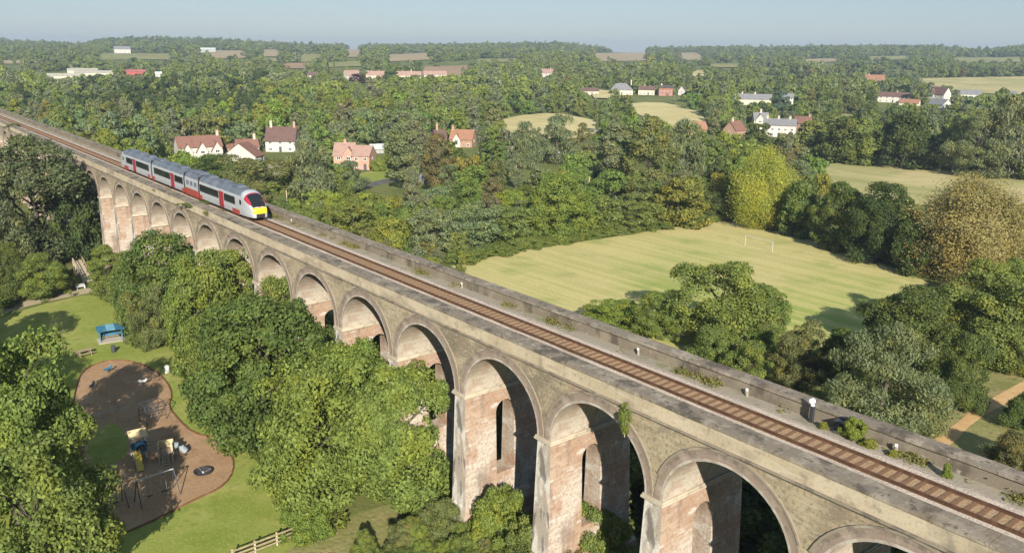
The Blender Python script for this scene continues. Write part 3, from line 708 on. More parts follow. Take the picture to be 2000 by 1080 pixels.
house('house','long pinkish white house with a slate roof and three chimneys','house',1520,268,15,8,6.0,8.6,-4,'pinkwhite','r_slate',[(-0.8,1.3,'palestack'),(-0.1,1.3,'palestack'),(0.6,1.2,'palestack')],[],5,G,lm='the long pinkish house')
house('house','cream gable-ended house joined to the pinkish slate-roofed house','house',1486,254,7.5,8,5.4,8.6,10,'cream','r_slate',[(0.0,1.6,'palestack')],[(-0.2,4.5,5,8.0,0.6,'cream')],2,G,lm='the cream gabled house')
house('house','brown brick house with dark red roof right of the pinkish house','house',1562,258,8,7,4.6,7.6,-20,'brown','r_red',[(0.8,1.2,'stack')],[],3,G,lm='the brown brick house')
house('house','orange brick house with its gable end toward the valley','house',1446,270,8.5,7,4.2,8.0,58,'orange','r_red',[(-0.5,1.3,'palestack')],[],2,G,lm='the orange gable-end house')
house('house','orange tiled barn house half hidden left of the gable-end house','house',1362,264,9,6,3.4,6.4,14,'orange','r_orange',[],[],3,G,lm='the orange barn house')
house('house','long low cream house with slate roofs beside a clipped round tree','house',1470,206,25,8,4.4,7.6,2,'cream','r_slate',[(0.1,1.3,'palestack'),(-0.6,1.2,'palestack')],[],6,G,lm='the long low cream house')
house('house','short cream house end right of the clipped round tree','house',1536,204,9,8,4.8,7.6,0,'white','r_slate',[],[],3,G,lm='the short cream house end')
house('house','red brick house with a flat-looking dark roof line','house',1300,188,11,8,6.5,8.2,4,'red','r_dark',[(-0.6,1.4,'palestack')],[],4,G,lm='the red brick house')
house('house','house with a wide grey hipped roof and cream walls','house',1214,186,18,12,4.2,9.0,6,'cream','r_slate',[(0.9,2.6,'palestack')],[],5,G,hip=5,lm='the grey hipped house')
house('house','brownish terrace cottage between grey and red brick houses','house',1262,186,13,8,4.4,7.2,-6,'cream','r_brown',[(-0.3,1.2,'stack')],[],4,G,lm='the terrace cottage')
house('house','white gabled cottage peeping out right of the red brick house','house',1340,187,5,6,4.2,7.6,70,'white','r_dark',[],[],1,G,lm='the peeping white cottage')
house('house','tan cottage wall under brown tiles left of the hipped house','house',1152,186,14,7,3.4,5.6,0,'cream','r_brown',[],[],4,G,lm='the tan cottage')
house('house','large house with a rambling orange tiled roof','house',1704,168,19,10,4.6,10.6,-10,'orange','r_orange',[(-0.55,1.6,'stack')],[(-0.5,6,5,9,1.0,'orange'),(0.55,5.5,5,8.4,1.0,'orange')],3,G,lm='the rambling orange-roofed house')
house('house','long white cottage row with dark brown roof','house',1737,201,25,8,4.8,7.6,-4,'white','r_brown',[(0.35,1.2,'stack')],[],6,G,lm='the long white cottage row')
house('outbuilding','low outbuilding with a pale orange roof beside the white row','outbuilding',1774,207,13,6,2.2,4.6,-14,'cream','r_orange',wins=0,lm='the low orange outbuilding')
house('house','tall white house with steep dark red roof and white gable','house',1826,199,14,8,6.0,11.0,-38,'white','r_brown',[],[(-0.55,5,6.5,9.6,0.6,'white')],3,G,lm='the tall white gabled house')
house('house','white cottage with grey roof below the tall gabled house','house',1826,214,12,8,3.8,7.2,-40,'white','r_slate',[],[],3,G,lm='the grey-roofed white cottage')
house('house','white bungalow with a grey roof edge near the long tan field','house',1893,194,17,9,4.0,7.0,8,'white','r_slate',[],[],4,G,lm='the white bungalow by the tan field')
house('house','small white house end at the far right edge of trees','house',1974,192,7,7,3.8,5.6,0,'white','r_slate',[],[],2,G,lm='the small white house end')
house('bungalow','white bungalow with a dull pink roof below the reddish field','bungalow',850,154,24,9,4.0,7.6,4,'white','r_pink',[],[],5,G,lm='the white pink-roofed bungalow')
house('bungalow','bungalow with a pink and brown roof and cream wall','bungalow',798,154,26,9,3.6,7.4,-4,'cream','r_pink',[(0.2,1.5,'palestack')],[],5,G,lm='the cream bungalow')
house('bungalow','tan bungalow with pinkish roof beside the dark purple tree','bungalow',736,154,22,10,3.6,7.6,2,'cream','r_pink',[],[],4,G,lm='the tan bungalow')
house('house','house with white gable behind the dark purple tree','house',692,158,16,10,5,10,30,'white','r_pink',[],[],3,G,lm='the white-gabled village house')
house('house','brownish house end at the left of the far village','house',612,155,9,8,4,7,10,'pinkwhite','r_brown',[],[],2,G,lm='the brownish house end')
house('house','small white house lost among far trees in the centre','house',1066,153,13,9,5.5,9.5,-20,'white','r_pink',[(0.6,1.4,'stack')],[],3,G,lm='the small central white house')
house('barn','red metal barn at the edge of the far left woods','barn',265,151,20,10,5.5,7.5,0,'barnred','r_barn',wins=0,lm='the red barn')
house('barn','long cream sheeted barn left of the red barn','barn',190,150,42,10,4.0,6.0,-3,'cream','r_cream',wins=0,lm='the long cream barn')
house('barn','shorter cream shed roof behind the long cream barn','barn',162,145,30,9,4.2,6.0,-3,'cream','r_cream',wins=0,lm='the shorter cream shed')
house('barn','tan farm shed at the left of the cream barns','barn',128,154,34,9,3.0,5.0,-2,'cream','r_cream',wins=0,lm='the tan farm shed')
house('house','white house on the hillside below the left skyline wood','house',240,105,28,12,8,13,5,'white','r_slate',[],[],4,G,lm='the white hillside house')
house('barn','pale grey barn on the skyline left of the centre','barn',406,103,30,14,6,9,5,'grey','r_pale',wins=0,lm='the pale skyline barn')
house('house','narrow white house right of the red barn','house',311,157,6,6,6,8,0,'white','r_pale',[],[],2,G,lm='the narrow white house')
# ------------------------------------------------------------------ trees
def np_mesh(name, V, Fq, rnd, mat):
    me=bpy.data.meshes.new(name); nf=len(Fq)
    me.vertices.add(len(V)); me.vertices.foreach_set('co',V.astype(np.float32).ravel())
    me.loops.add(nf*4); me.loops.foreach_set('vertex_index',Fq.astype(np.int32).ravel())
    me.polygons.add(nf); me.polygons.foreach_set('loop_start',np.arange(0,nf*4,4,dtype=np.int32))
    at=me.attributes.new('rnd','FLOAT','FACE'); at.data.foreach_set('value',rnd.astype(np.float32))
    me.materials.append(mat); me.update(calc_edges=True); return me
SHAPES={ # crown base, profile (t, radius) in units of half width 0.5
 'round':(0.10,[(0,0.55),(0.2,0.92),(0.45,1.0),(0.7,0.86),(0.88,0.55),(1,0.2)]),
 'tall':(0.08,[(0,0.4),(0.2,0.8),(0.45,1.0),(0.7,0.85),(0.88,0.5),(1,0.12)]),
 'poplar':(0.06,[(0,0.4),(0.15,0.8),(0.38,1.0),(0.62,0.92),(0.82,0.62),(0.94,0.32),(1,0.12)]),
 'spray':(0.03,[(0,0.75),(0.2,0.95),(0.45,1.0),(0.7,0.86),(0.88,0.55),(1,0.2)]),
 'willow':(0.04,[(0,0.85),(0.25,1.0),(0.5,0.95),(0.72,0.78),(0.9,0.48),(1,0.2)]),
 'shrub':(0.0,[(0,0.95),(0.3,1.0),(0.6,0.85),(0.85,0.5),(1,0.2)]),
 'conifer':(0.05,[(0,0.9),(0.2,0.95),(0.5,0.6),(0.8,0.28),(1,0.04)]),
 'sparse':(0.12,[(0,0.45),(0.25,0.85),(0.5,1.0),(0.75,0.85),(0.92,0.5),(1,0.15)])}
def crown_arrays(seed, kind, n, leaf, nb, aspect=1.0):
    """unit crown: height 1, half width 0.5; aspect = real height / real width, keeps the leaves square"""
    r=np.random.default_rng(seed); cb,pf=SHAPES[kind]
    tt=[p[0] for p in pf]; rr=[p[1]*0.5 for p in pf]
    # blobs
    t=r.random(nb)**0.85; ang=np.arange(nb)*2.39996+r.random(nb)*0.9; rho=np.sqrt(r.uniform(0.15 if kind!='sparse' else 0.05,1,nb))
    lob=1+0.16*np.sin(ang*2+r.random()*6)+0.12*np.sin(ang*3+r.random()*6)      # uneven outline
    rad=np.interp(t,tt,rr)*lob; rb=r.uniform(0.09,0.20,nb)*(1.25 if nb<30 else min(1.0,(60/nb)**0.42))*(0.75+0.5*(1-t))
    if kind in('poplar','sparse'): rb*=0.8
    if kind in('conifer',): rb*=0.6
    C=np.stack([np.cos(ang)*rho*np.maximum(rad-rb*0.6,0.02),np.sin(ang)*rho*np.maximum(rad-rb*0.6,0.02),(cb+t*(1-cb))],1)
    # squash is handled in a space where z is measured in half-width units
    zs=aspect
    C[:,2]=np.minimum(C[:,2], 1-rb/zs*0.8); C[:,2]=np.maximum(C[:,2], cb+rb/zs*0.55)
    S=C.copy(); S[:,2]*=zs
    if kind in('round','willow','shrub') and nb>=36:
        # limbs carry sub-crowns of their own: the outline is lobed, with gaps between the lobes
        nl_=r.integers(11,15); la=np.arange(nl_)*2.39996+r.random(nl_)*1.2; lz=np.linspace(0.12,0.84,nl_)+r.normal(size=nl_)*0.05
        lr=np.interp(lz,tt,rr)*r.uniform(0.42,0.62,nl_); lrad=r.uniform(0.18,0.29,nl_)*(1.08-0.45*(lz-0.3))
        LC=np.stack([np.cos(la)*lr,np.sin(la)*lr,lz*zs],1); LC[-1,:2]*=0.35; LC[-1,2]=zs-lrad[-1]*0.95
        kk=np.arange(nb)%nl_; dv=r.normal(size=(nb,3)); dv/=np.linalg.norm(dv,axis=1)[:,None]
        oc=LC[kk]-np.array([0,0,zs*0.42]); oc/=np.maximum(np.linalg.norm(oc,axis=1),1e-4)[:,None]
        dv=dv+oc*0.5; dv/=np.linalg.norm(dv,axis=1)[:,None]
        S=LC[kk]+dv*(lrad[kk]*r.uniform(0.55,1.02,nb))[:,None]*np.array([1,1,0.85]); rb=rb*r.uniform(0.75,1.1,nb)
        S0=C.copy(); S0[:,2]*=zs; keep_=r.random(nb)<0.38; S[keep_]=S0[keep_]*np.array([0.93,0.93,0.95])
        S[:,2]=np.clip(S[:,2],rb*0.7+0.02,zs-rb*0.7); C=S.copy(); C[:,2]/=zs
    w=rb**2; w/=w.sum(); k=r.choice(nb,int(n*1.9),p=w); m=len(k)
    d=r.normal(size=(m,3)); d/=np.linalg.norm(d,axis=1)[:,None]
    out=S[k].copy(); out[:,2]-=zs*0.5; out/=np.maximum(np.linalg.norm(out,axis=1),1e-4)[:,None]
    d=d+out*0.55+np.array([0,0,0.25]); d/=np.linalg.norm(d,axis=1)[:,None]
    q=S[k]+d*(rb[k]*(0.62+0.60*r.random(m)**1.25))[:,None]*np.array([1,1,0.8])
    ok=np.ones(m,bool)
    for j in range(nb):
        dd=np.linalg.norm((q-S[j])/np.array([1,1,0.8]),axis=1); ok&=~((dd<rb[j]*0.66)&(k!=j))
    ok&=q[:,2]>0.0
    q=q[ok][:n]; d=d[ok][:n]; m=len(q)
    jit=0.55
    nrm=d+r.normal(size=(m,3))*jit; nrm/=np.linalg.norm(nrm,axis=1)[:,None]
    a=np.cross(nrm,r.normal(size=(m,3))); a/=np.linalg.norm(a,axis=1)[:,None]; b=np.cross(nrm,a)
    if kind=='willow':
        a=a+np.array([0,0,-0.9]); a/=np.linalg.norm(a,axis=1)[:,None]
    s=(leaf*r.uniform(0.6,1.35,m))[:,None]; l=s*0.62
    if kind=='willow': s=s*1.3; l=l*0.7
    P_=np.stack([q-a*s,q-b*l,q+a*s*0.85,q+b*l*0.9],1)      # a pointed leaf clump
    P_[:,1]+= -nrm*l*0.35; P_[:,3]+= -nrm*l*0.35
    P_[:,:,2]/=zs
    return P_.reshape(-1,3), np.arange(m*4).reshape(-1,4), r.random(m), C, rb
def spray_arrays(seed, kind, n, leaf, nb, aspect):
    """crown of steep branches fanning out from the trunk, leaves in sprays along them"""
    r=np.random.default_rng(seed); cb,pf=SHAPES[kind]; tt=[p[0] for p in pf]; rr=[p[1]*0.5 for p in pf]; zs=aspect
    t=r.random(nb)**0.8; ang=np.arange(nb)*2.39996+r.random(nb); rho=r.uniform(0.35,1,nb)**0.5
    lob=1+0.13*np.sin(ang*2+r.random()*6)+0.10*np.sin(ang*5+r.random()*6)+r.normal(size=nb)*0.09
    rad=np.interp(t,tt,rr)*lob*rho
    E_=np.stack([np.cos(ang)*rad,np.sin(ang)*rad,(cb+t*(1-cb))*zs*(1-0.04*r.random(nb))],1)
    B=np.zeros_like(E_); B[:,2]=np.maximum(E_[:,2]*r.uniform(0.15,0.5,nb)-0.03,0.02)
    k=r.integers(0,nb,n); f=1-r.random(n)**1.5*0.72
    L=E_-B; Ln=np.linalg.norm(L,axis=1); D=L/Ln[:,None]
    bow=np.zeros((n,3)); bow[:,2]=-np.sin(math.pi*f)*0.05*Ln[k]
    spread=(0.020+0.040*(1-np.abs(f-0.75)))
    q=B[k]+L[k]*f[:,None]+bow+r.normal(size=(n,3))*spread[:,None]*np.array([1,1,0.8])
    ok=q[:,2]>0.02; q=q[ok]; k=k[ok]; m=len(q)
    c0=q.copy(); c0[:,2]-=zs*0.4; c0/=np.linalg.norm(c0,axis=1)[:,None]
    nrm=c0+r.normal(size=(m,3))*0.6; nrm/=np.linalg.norm(nrm,axis=1)[:,None]
    a=D[k]+r.normal(size=(m,3))*0.45; a-=nrm*np.sum(a*nrm,axis=1)[:,None]; a/=np.linalg.norm(a,axis=1)[:,None]; b=np.cross(nrm,a)
    s_=(leaf*r.uniform(0.6,1.5,m))[:,None]; l=s_*0.5
    P_=np.stack([q-a*s_,q-b*l,q+a*s_,q+b*l],1); P_[:,:,2]/=zs
    E2=E_.copy(); E2[:,2]/=zs; B2=B.copy(); B2[:,2]/=zs
    return P_.reshape(-1,3), np.arange(m*4).reshape(-1,4), r.random(m), (B2,E2), None
def spray_limbs(name, ends, mat, thick):
    mb=MB(); B2,E2=ends
    mb.tube([(0,0,-0.02),(0.004,0,0.3),(0,0.004,0.62),(0,0,0.88)],[thick*1.2,thick*0.9,thick*0.5,thick*0.12],7,False)
    for b,e in list(zip(B2,E2))[:110]:
        mb.tube([b,b+(e-b)*0.5+np.array([0,0,-0.012]),e],[thick*0.30,thick*0.17,thick*0.05],4,False)
    o=mb.build(name,mat,smooth=True,fix=False); me=o.data; bpy.data.objects.remove(o); return me
def limb_mesh(name, seed, kind, C, rb, aspect, mat, thick=0.03, nl=9):
    r=np.random.default_rng(seed); mb=MB(); top=0.62 if kind!='sparse' else 0.9
    if kind in('shrub',): top=0.45
    wob=[(r.normal()*0.012,r.normal()*0.012) for _ in range(5)]
    zs=[0-0.02,top*0.25,top*0.5,top*0.78,top]
    mb.tube([(wob[i][0]*i/2,wob[i][1]*i/2,zs[i]) for i in range(5)],[thick*1.25,thick,thick*0.8,thick*0.5,thick*0.15],7,False)
    order=np.argsort(-rb)[:nl] if kind!='sparse' else r.permutation(len(rb))[:nl]
    for j in order:
        c=C[j]; z0=max(0.08,min(top*0.85,c[2]-0.22)); f=0.45
        mid=(c[0]*f,c[1]*f,z0+(c[2]-z0)*0.55)
        mb.tube([(0,0,z0),mid,(c[0]*0.92,c[1]*0.92,c[2])],[thick*0.42,thick*0.28,thick*0.08],5,False)
    me_o=mb.build(name,mat,smooth=True,fix=False); me=me_o.data; bpy.data.objects.remove(me_o); return me
PROTO={}
def proto(kind, lod, var):
    """(crown mesh, trunk mesh, aspect) shared by every tree of this kind"""
    key=(kind,lod,var)
    if key in PROTO: return PROTO[key]
    n,leaf,nb={'hero':(30000,0.0150,120),'mid':(8500,0.029,64),'low':(2700,0.050,38),'far':(620,0.105,18)}[lod]
    asp={'round':1.15,'tall':1.9,'poplar':1.3,'willow':1.25,'shrub':0.75,'conifer':2.4,'sparse':1.15,'spray':0.95}[kind]
    if kind=='sparse': n=int(n*1.25); nb=int(nb*1.5); leaf*=0.72
    if kind=='poplar': nb=int(nb*1.3); leaf*=0.85
    if kind=='conifer': leaf*=0.8
    if kind in('poplar','spray'):
        V,Fq,rd,ends,_=spray_arrays(var*31+7,kind,100000 if lod=='hero' else 14000,0.0088 if lod=='hero' else 0.020,300,asp)
        PROTO[key]=(np_mesh('crown',V,Fq,rd,MT['leaf']),spray_limbs('trunk',ends,MT['palebark'],0.020),asp); return PROTO[key]
    V,Fq,rd,C,rb=crown_arrays(hash((kind,var))%9973 if False else {'round':11,'tall':23,'poplar':29,'willow':37,'shrub':41,'conifer':53,'sparse':67}[kind]*17+var*101,kind,n,leaf,nb,asp)
    mat=MT['leafmass'] if lod in('mass','far') else MT['leaf']
    cm=np_mesh('crown',V,Fq,rd,mat)
    tm_=None
    if lod!='far':
        pale=kind=='sparse'
        tm_=limb_mesh('trunk',var*7+3,kind,C,rb,asp,MT['palebark'] if pale else MT['bark'],0.03 if kind!='sparse' else 0.022,{'hero':16,'mid':10,'low':5}[lod] if kind!='sparse' else 26)
    PROTO[key]=(cm,tm_,asp); return PROTO[key]
TREES=[]
TREE_NAME={'round':'broadleaf_tree','tall':'tall_tree','spray':'spreading_tree','poplar':'poplar_tree','willow':'willow_tree','shrub':'shrub','conifer':'conifer','sparse':'sparse_tree'}
def place_tree(kind, p, h, r, tint, label=None, group=None, lod='hero', var=0, rot=None, sink=0.0):
    cm,tm_,asp=proto(kind,lod,var)
    root=thing(TREE_NAME[kind],label,'shrub' if kind=='shrub' else 'tree',(p[0],p[1],p[2]-sink),rot if rot is not None else random.uniform(0,6.28),group)
    root.scale=(2*r,2*r*random.uniform(0.92,1.08),h)
    for nm,me in (('crown' if kind!='shrub' else 'foliage',cm),('trunk' if kind!='shrub' else 'stem',tm_)):
        if me is None: continue
        o=bpy.data.objects.new(nm,me); COL.objects.link(o); o.parent=root; o.color=(*tint,1)
    return root
TINT={'wgreen':(0.11,0.138,0.062),'dark':(0.110,0.152,0.042),'mid':(0.165,0.212,0.055),'bright':(0.20,0.25,0.048),'lime':(0.165,0.225,0.050),'olive':(0.165,0.182,0.07),'grey':(0.178,0.215,0.108),
 'yellow':(0.33,0.345,0.065),'autumn':(0.275,0.24,0.09),'gold':(0.22,0.235,0.05),'purple':(0.068,0.027,0.030),'deep':(0.068,0.100,0.032),'brownish':(0.17,0.155,0.062),'fresh':(0.18,0.232,0.055),'blue':(0.095,0.149,0.101)}
def solve_h(p, ytop):
    lo,hi=0.2,60
    for _ in range(40):
        m=(lo+hi)/2
        if proj((p.x,p.y,p.z+m))[1]>ytop: lo=m
        else: hi=m
    return lo
# hand placed trees: kind, foot x, foot y, top y, half width, tint, variant, label
HT=[
('round',40,1020,642,132,'mid',0,'big olive green tree at the left edge shading the playground'),
('round',95,1195,846,150,'mid',1,'big bright green tree filling the bottom left corner'),
('round',-105,765,545,112,'dark',2,'dark tree cut off by the left edge beyond the big olive tree'),
('round',-190,990,640,150,'mid',3,'mid green tree mostly outside the left edge'),
('tall',214,590,478,44,'fresh',0,'light green tree at the far end of the belt by the footbridge'),
('round',262,612,492,52,'mid',2,'mid green tree in the belt just right of the light green end tree'),
('round',335,655,455,86,'dark',3,'tall dark tree in the belt rising up to the second lowest far arches'),
('round',300,680,556,46,'olive',0,'low olive tree at the lawn edge of the belt'),
('round',452,725,478,98,'mid',1,'broad green tree in the belt covering three arches'),
('round',436,790,610,62,'mid',0,'green tree on the lawn side of the belt above the narrow playground waist'),
('round',520,868,575,126,'dark',2,'largest dark green tree of the belt beside the lawn'),
('round',585,800,572,74,'dark',1,'dark green tree closing the belt between the largest one and the pale willow'),
('round',556,765,545,58,'mid',3,'mid green tree high in the belt right behind the largest dark one'),
('round',392,735,505,66,'mid',0,'mid green tree filling the belt between the tall dark tree and the broad one'),
('willow',608,745,590,50,'grey',0,'pale grey-green willow against the viaduct arches'),
('round',690,905,668,98,'mid',3,'green tree pressed against the arches behind the yellow-green tree'),
('round',635,1005,702,128,'lime',0,'big sunlit yellow-green tree in the foreground'),
('round',775,985,700,106,'fresh',1,'fresh green tree in front of the tall near piers'),
('shrub',600,1045,965,52,'fresh',0,'round bush at the end of the wooden fence'),
('shrub',978,1082,958,62,'fresh',1,'bushy scrub round the foot of the third pier from the bottom right'),
('shrub',1168,1120,985,66,'mid',2,'bush hiding the foot of the pale second pier'),
('shrub',868,1050,980,52,'olive',0,'olive scrub left of the plinth of the third near pier'),
('shrub',1035,1130,1010,58,'mid',1,'dark low scrub in the shade between two near piers'),
('shrub',800,1070,1018,38,'fresh',2,'small bush below the fresh green tree'),
('shrub',1090,1150,1060,46,'brownish',0,'brownish scrub at the bottom edge between piers'),
('conifer',236,505,452,16,'lime',0,'bright yellow-green bush growing against the far piers'),
('round',80,515,270,122,'wgreen',2,'huge dull grey-green tree hiding the far left arches'),
('willow',-30,545,300,95,'grey',1,'grey-green willow at the left edge beside the huge dull one'),
('round',152,512,345,40,'deep',1,'dark shaded tree between the huge dull tree and the far piers'),
('round',86,585,494,50,'fresh',0,'bright green bushy tree by the white sign'),
('round',18,592,470,46,'dark',1,'dark bushy tree left of the bright one on the footpath'),
('shrub',132,566,528,20,'mid',1,'small green bush behind the white sign'),
# far side, right
('round',1402,672,506,95,'mid',1,'large round green tree between the viaduct and the playing field'),
('round',1492,676,560,42,'mid',2,'narrower green tree touching the right of the large round tree'),
('round',1285,662,568,54,'mid',0,'green tree left of the large round tree'),
('shrub',1200,640,588,74,'bright',1,'low bright green bush just over the parapet'),
('shrub',1390,712,640,52,'mid',0,'low hedge-like bush under the large round tree'),
('shrub',1460,742,665,52,'mid',2,'low bush below the narrower green tree'),
('round',1560,752,628,54,'olive',0,'olive tree right of the low bushes by the parapet'),
('willow',1718,832,634,108,'grey',1,'broad grey-green willow close behind the parapet'),
('round',1640,760,640,46,'dark',2,'dark tree tucked left of the broad grey-green willow'),
('round',1768,700,566,90,'dark',3,'dark rounded tree above the broad grey-green willow'),
('round',1905,705,516,94,'mid',0,'tall green tree at the right below the brown tree'),
('round',1990,728,590,60,'mid',2,'green tree at the right edge above the sandy track'),
('round',1968,620,500,48,'fresh',1,'lighter green tree at the right edge below the brown tree'),
('round',1868,792,640,52,'dark',1,'dark green tree left of the sandy track'),
('shrub',1978,918,846,52,'brownish',0,'brownish thicket right of the sandy track near the parapet'),
('shrub',2010,838,770,44,'dark',1,'dark bush cut by the right edge beside the sandy track'),
('shrub',1650,800,768,30,'gold',2,'dry yellowish bush peeping over the far parapet'),
('spray',1882,540,346,120,'autumn',0,'big wide-branched tree with brown-gold leaves'),
('poplar',1486,446,284,68,'yellow',0,'yellow-green poplar at the corner of the playing field'),
('round',1558,462,352,46,'dark',0,'dark tree just right of the yellow poplar'),
('round',1592,430,342,30,'gold',1,'small gold-topped tree behind the dark ones right of the poplar'),
('round',1636,486,356,62,'dark',2,'dark tree shading the far edge of the playing field'),
('round',1712,512,360,62,'deep',3,'deep green tree between the shaded field edge and the brown tree'),
('round',1775,535,430,40,'deep',0,'low dark tree in the shade left of the brown tree'),
('round',1322,440,348,54,'gold',1,'golden-topped tree behind the far left corner of the field'),
('round',1390,430,375,34,'dark',1,'dark tree between the golden-topped tree and the poplar'),
('round',1248,448,392,42,'mid',0,'mid green tree along the hedge left of the golden-topped tree'),
('round',1160,456,382,46,'mid',2,'mid green tree along the hedge behind the field'),
('round',1092,470,340,60,'fresh',3,'taller green tree along the hedge at the middle of the picture'),
('shrub',760,490,425,40,'gold',0,'yellowish bush beyond the parapet right of the train'),
('round',850,490,408,46,'grey',1,'pale green bushy tree beyond the parapet'),
('round',930,482,398,48,'grey',2,'pale willow-like tree left of the hedge corner'),
('round',1005,474,402,46,'mid',0,'green bushy tree beside the hedge corner'),
('round',690,462,392,48,'fresh',1,'bright bushy tree behind the parapet right of the train'),
('willow',604,402,276,52,'grey',1,'tall grey-green tree just right of the white lean-to'),
('willow',682,376,312,32,'grey',0,'smaller grey-green tree in front of the pink brick house'),
('tall',792,372,238,38,'grey',1,'tall grey-green tree right of the garden lawn'),
('sparse',854,378,262,38,'brownish',1,'birch with a pale trunk and thin brown-green leaves'),
('sparse',806,400,325,20,'grey',2,'slim birch with a pale trunk left of the other birch'),
('sparse',1008,368,300,20,'grey',1,'slim pale-trunked birch by the lane'),
('willow',1088,322,222,37,'grey',0,'grey-green tree standing in front of the oval hay field'),
('willow',1032,330,240,28,'grey',1,'smaller grey-green tree at the left foot of the oval hay field'),
('tall',1136,322,240,20,'olive',0,'narrow olive tree at the right foot of the oval hay field'),
('tall',1200,380,240,42,'grey',1,'tall grey tree in the middle wood left of the second pale field'),
('tall',1268,398,228,46,'olive',0,'tall olive tree below the second pale field'),
('willow',1332,384,232,48,'grey',0,'broad grey-green tree below the orange barn house'),
('round',425,380,300,60,'dark',0,'dark green tree right behind the middle of the train'),
('round',496,412,304,72,'olive',1,'yellow-flecked green tree just behind the front of the train'),
('round',552,404,338,36,'mid',2,'mid green tree between the train front and the tall grey-green tree'),
('conifer',707,295,240,14,'mid',0,'narrow pointed conifer above the pink brick house'),
('shrub',740,334,308,14,'bright',1,'clipped bright green bush on the garden lawn'),
('round',1481,284,236,24,'dark',2,'clipped round dark tree in front of the cream gabled house'),
('round',1522,217,178,19,'blue',3,'clipped blue-green tree between two cream houses'),
('round',698,168,143,14,'purple',1,'dark purple-leaved tree in the far village'),
('round',1640,318,230,44,'dark',1,'dark tree at the left end of the row by the meadow'),
('round',1692,322,232,42,'mid',2,'mid green tree second in the row by the meadow'),
('round',1762,328,218,56,'deep',0,'large darkest tree in the row by the meadow'),
('shrub',1812,330,282,24,'grey',1,'small pale tree in front of the darkest row tree'),
('willow',1902,342,214,68,'grey',0,'broadest grey-green tree in the row by the meadow'),
('willow',1955,346,190,52,'grey',1,'tallest grey-green tree at the right of the meadow row'),
('round',1998,348,252,48,'mid',3,'green tree ending the meadow row at the right edge'),
('round',1590,304,232,36,'mid',0,'green tree left of the meadow row below the brown brick house'),
]
HERO=[]
for k,fx,fy,ty,hw,tn,var,lb in HT:
    p=ground(fx,fy); h=solve_h(p,ty); q=proj(p); dep=q[2]; r=hw*dep/F_PX
    lod='hero' if dep<150 or hw>58 else 'mid' if dep<330 else 'low'
    t=tuple(c*random.uniform(0.94,1.06) for c in TINT[tn])
    place_tree(k,p,h,r,t,lb,None,lod,var,rot=random.uniform(0,6.28),sink=0.1)
    HERO.append((k,fx,fy,ty,hw,dep,lb,h,r))
    if fy<620 and p.y<-9: KEEP.append((fx-hw*0.75,ty,fx+hw*0.75,ty+(fy-ty)*0.62,dep-2))
# hedge along the left edge of the playing field
hg='low hedge bushes along the left edge of the playing field'
for i in range(16):
    t=i/15; x=905+(1385-905)*t; y=514+(434-514)*(t**0.82); p=ground(x,y-3)
    place_tree('shrub',p,random.uniform(1.6,2.8),random.uniform(2.6,3.6),TINT['mid'],'low green hedge bush along the left edge of the playing field',hg,'mid',i%3,sink=0.2)
# scrub and young trees in the shade right behind the viaduct, seen through the near arches
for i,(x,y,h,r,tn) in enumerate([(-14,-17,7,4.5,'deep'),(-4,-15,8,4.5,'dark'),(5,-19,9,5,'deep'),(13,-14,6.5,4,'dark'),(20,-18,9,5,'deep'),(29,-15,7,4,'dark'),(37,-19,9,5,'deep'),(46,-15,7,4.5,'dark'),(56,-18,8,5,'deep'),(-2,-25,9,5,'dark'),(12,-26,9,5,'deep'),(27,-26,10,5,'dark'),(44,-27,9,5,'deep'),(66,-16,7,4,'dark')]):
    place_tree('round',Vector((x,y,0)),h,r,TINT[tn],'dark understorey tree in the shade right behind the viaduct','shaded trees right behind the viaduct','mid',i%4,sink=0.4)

random.seed(31)
sg='scrub bushes on the rough grass at the foot of the near piers'
SCRUB=[(715,1050),(790,1010),(870,985),(950,1010),(1010,1000),(1120,1050),(1270,1120),(1240,1200),(980,1160),(900,1120),(780,1090),(700,1085)]
k_=0
while k_<44:
    px,py=random.uniform(690,1280),random.uniform(980,1200)
    if not inside(SCRUB,px,py): continue
    p=ground(px,py)
    if p.y<0.6: continue
    place_tree('shrub',p,random.uniform(0.8,2.6),random.uniform(0.8,1.9),TINT[random.choice(['mid','fresh','fresh','olive','mid','bright','dark'])],'scrub bush in the thicket on the rough grass at the foot of the near piers',sg,'hero',k_%4,sink=0.15); k_+=1
# ------------------------------------------------------------------ woods: the trees that show largest are things, the rest one mass
BLOCK=[PITCH_PX,MEADOW_PX,HAY_PX,HAY2_PX,RFIELD_PX]+[f[0] for f in FAR_FIELDS]+[[(1078,288),(1140,286),(1140,300),(1080,304)],[(696,334),(768,328),(770,364),(700,366)],[(880,560),(2100,560),(2100,1100),(880,1100)],[(1380,425),(1830,425),(1830,560),(1380,560)]]
def blocked(x,y): return any(inside(b,x,y) for b in BLOCK)
BLOCK+=[[(1010,302),(1075,296),(1120,308),(1060,330)],[(1632,226),(1675,226),(1675,248),(1632,248)],[(560,232),(640,226),(650,240),(570,246)]]
cands=[]
def lf(x,y,s,o): return math.sin(x/s+o)*math.cos(y/s*0.9-o*1.7)+0.5*math.sin((x+y)/s*1.9+o*3)
ZONES=[(125,230,6.0),(230,430,8.2),(430,800,10.5),(800,1400,15),(1400,2300,20),(2300,3500,26)]
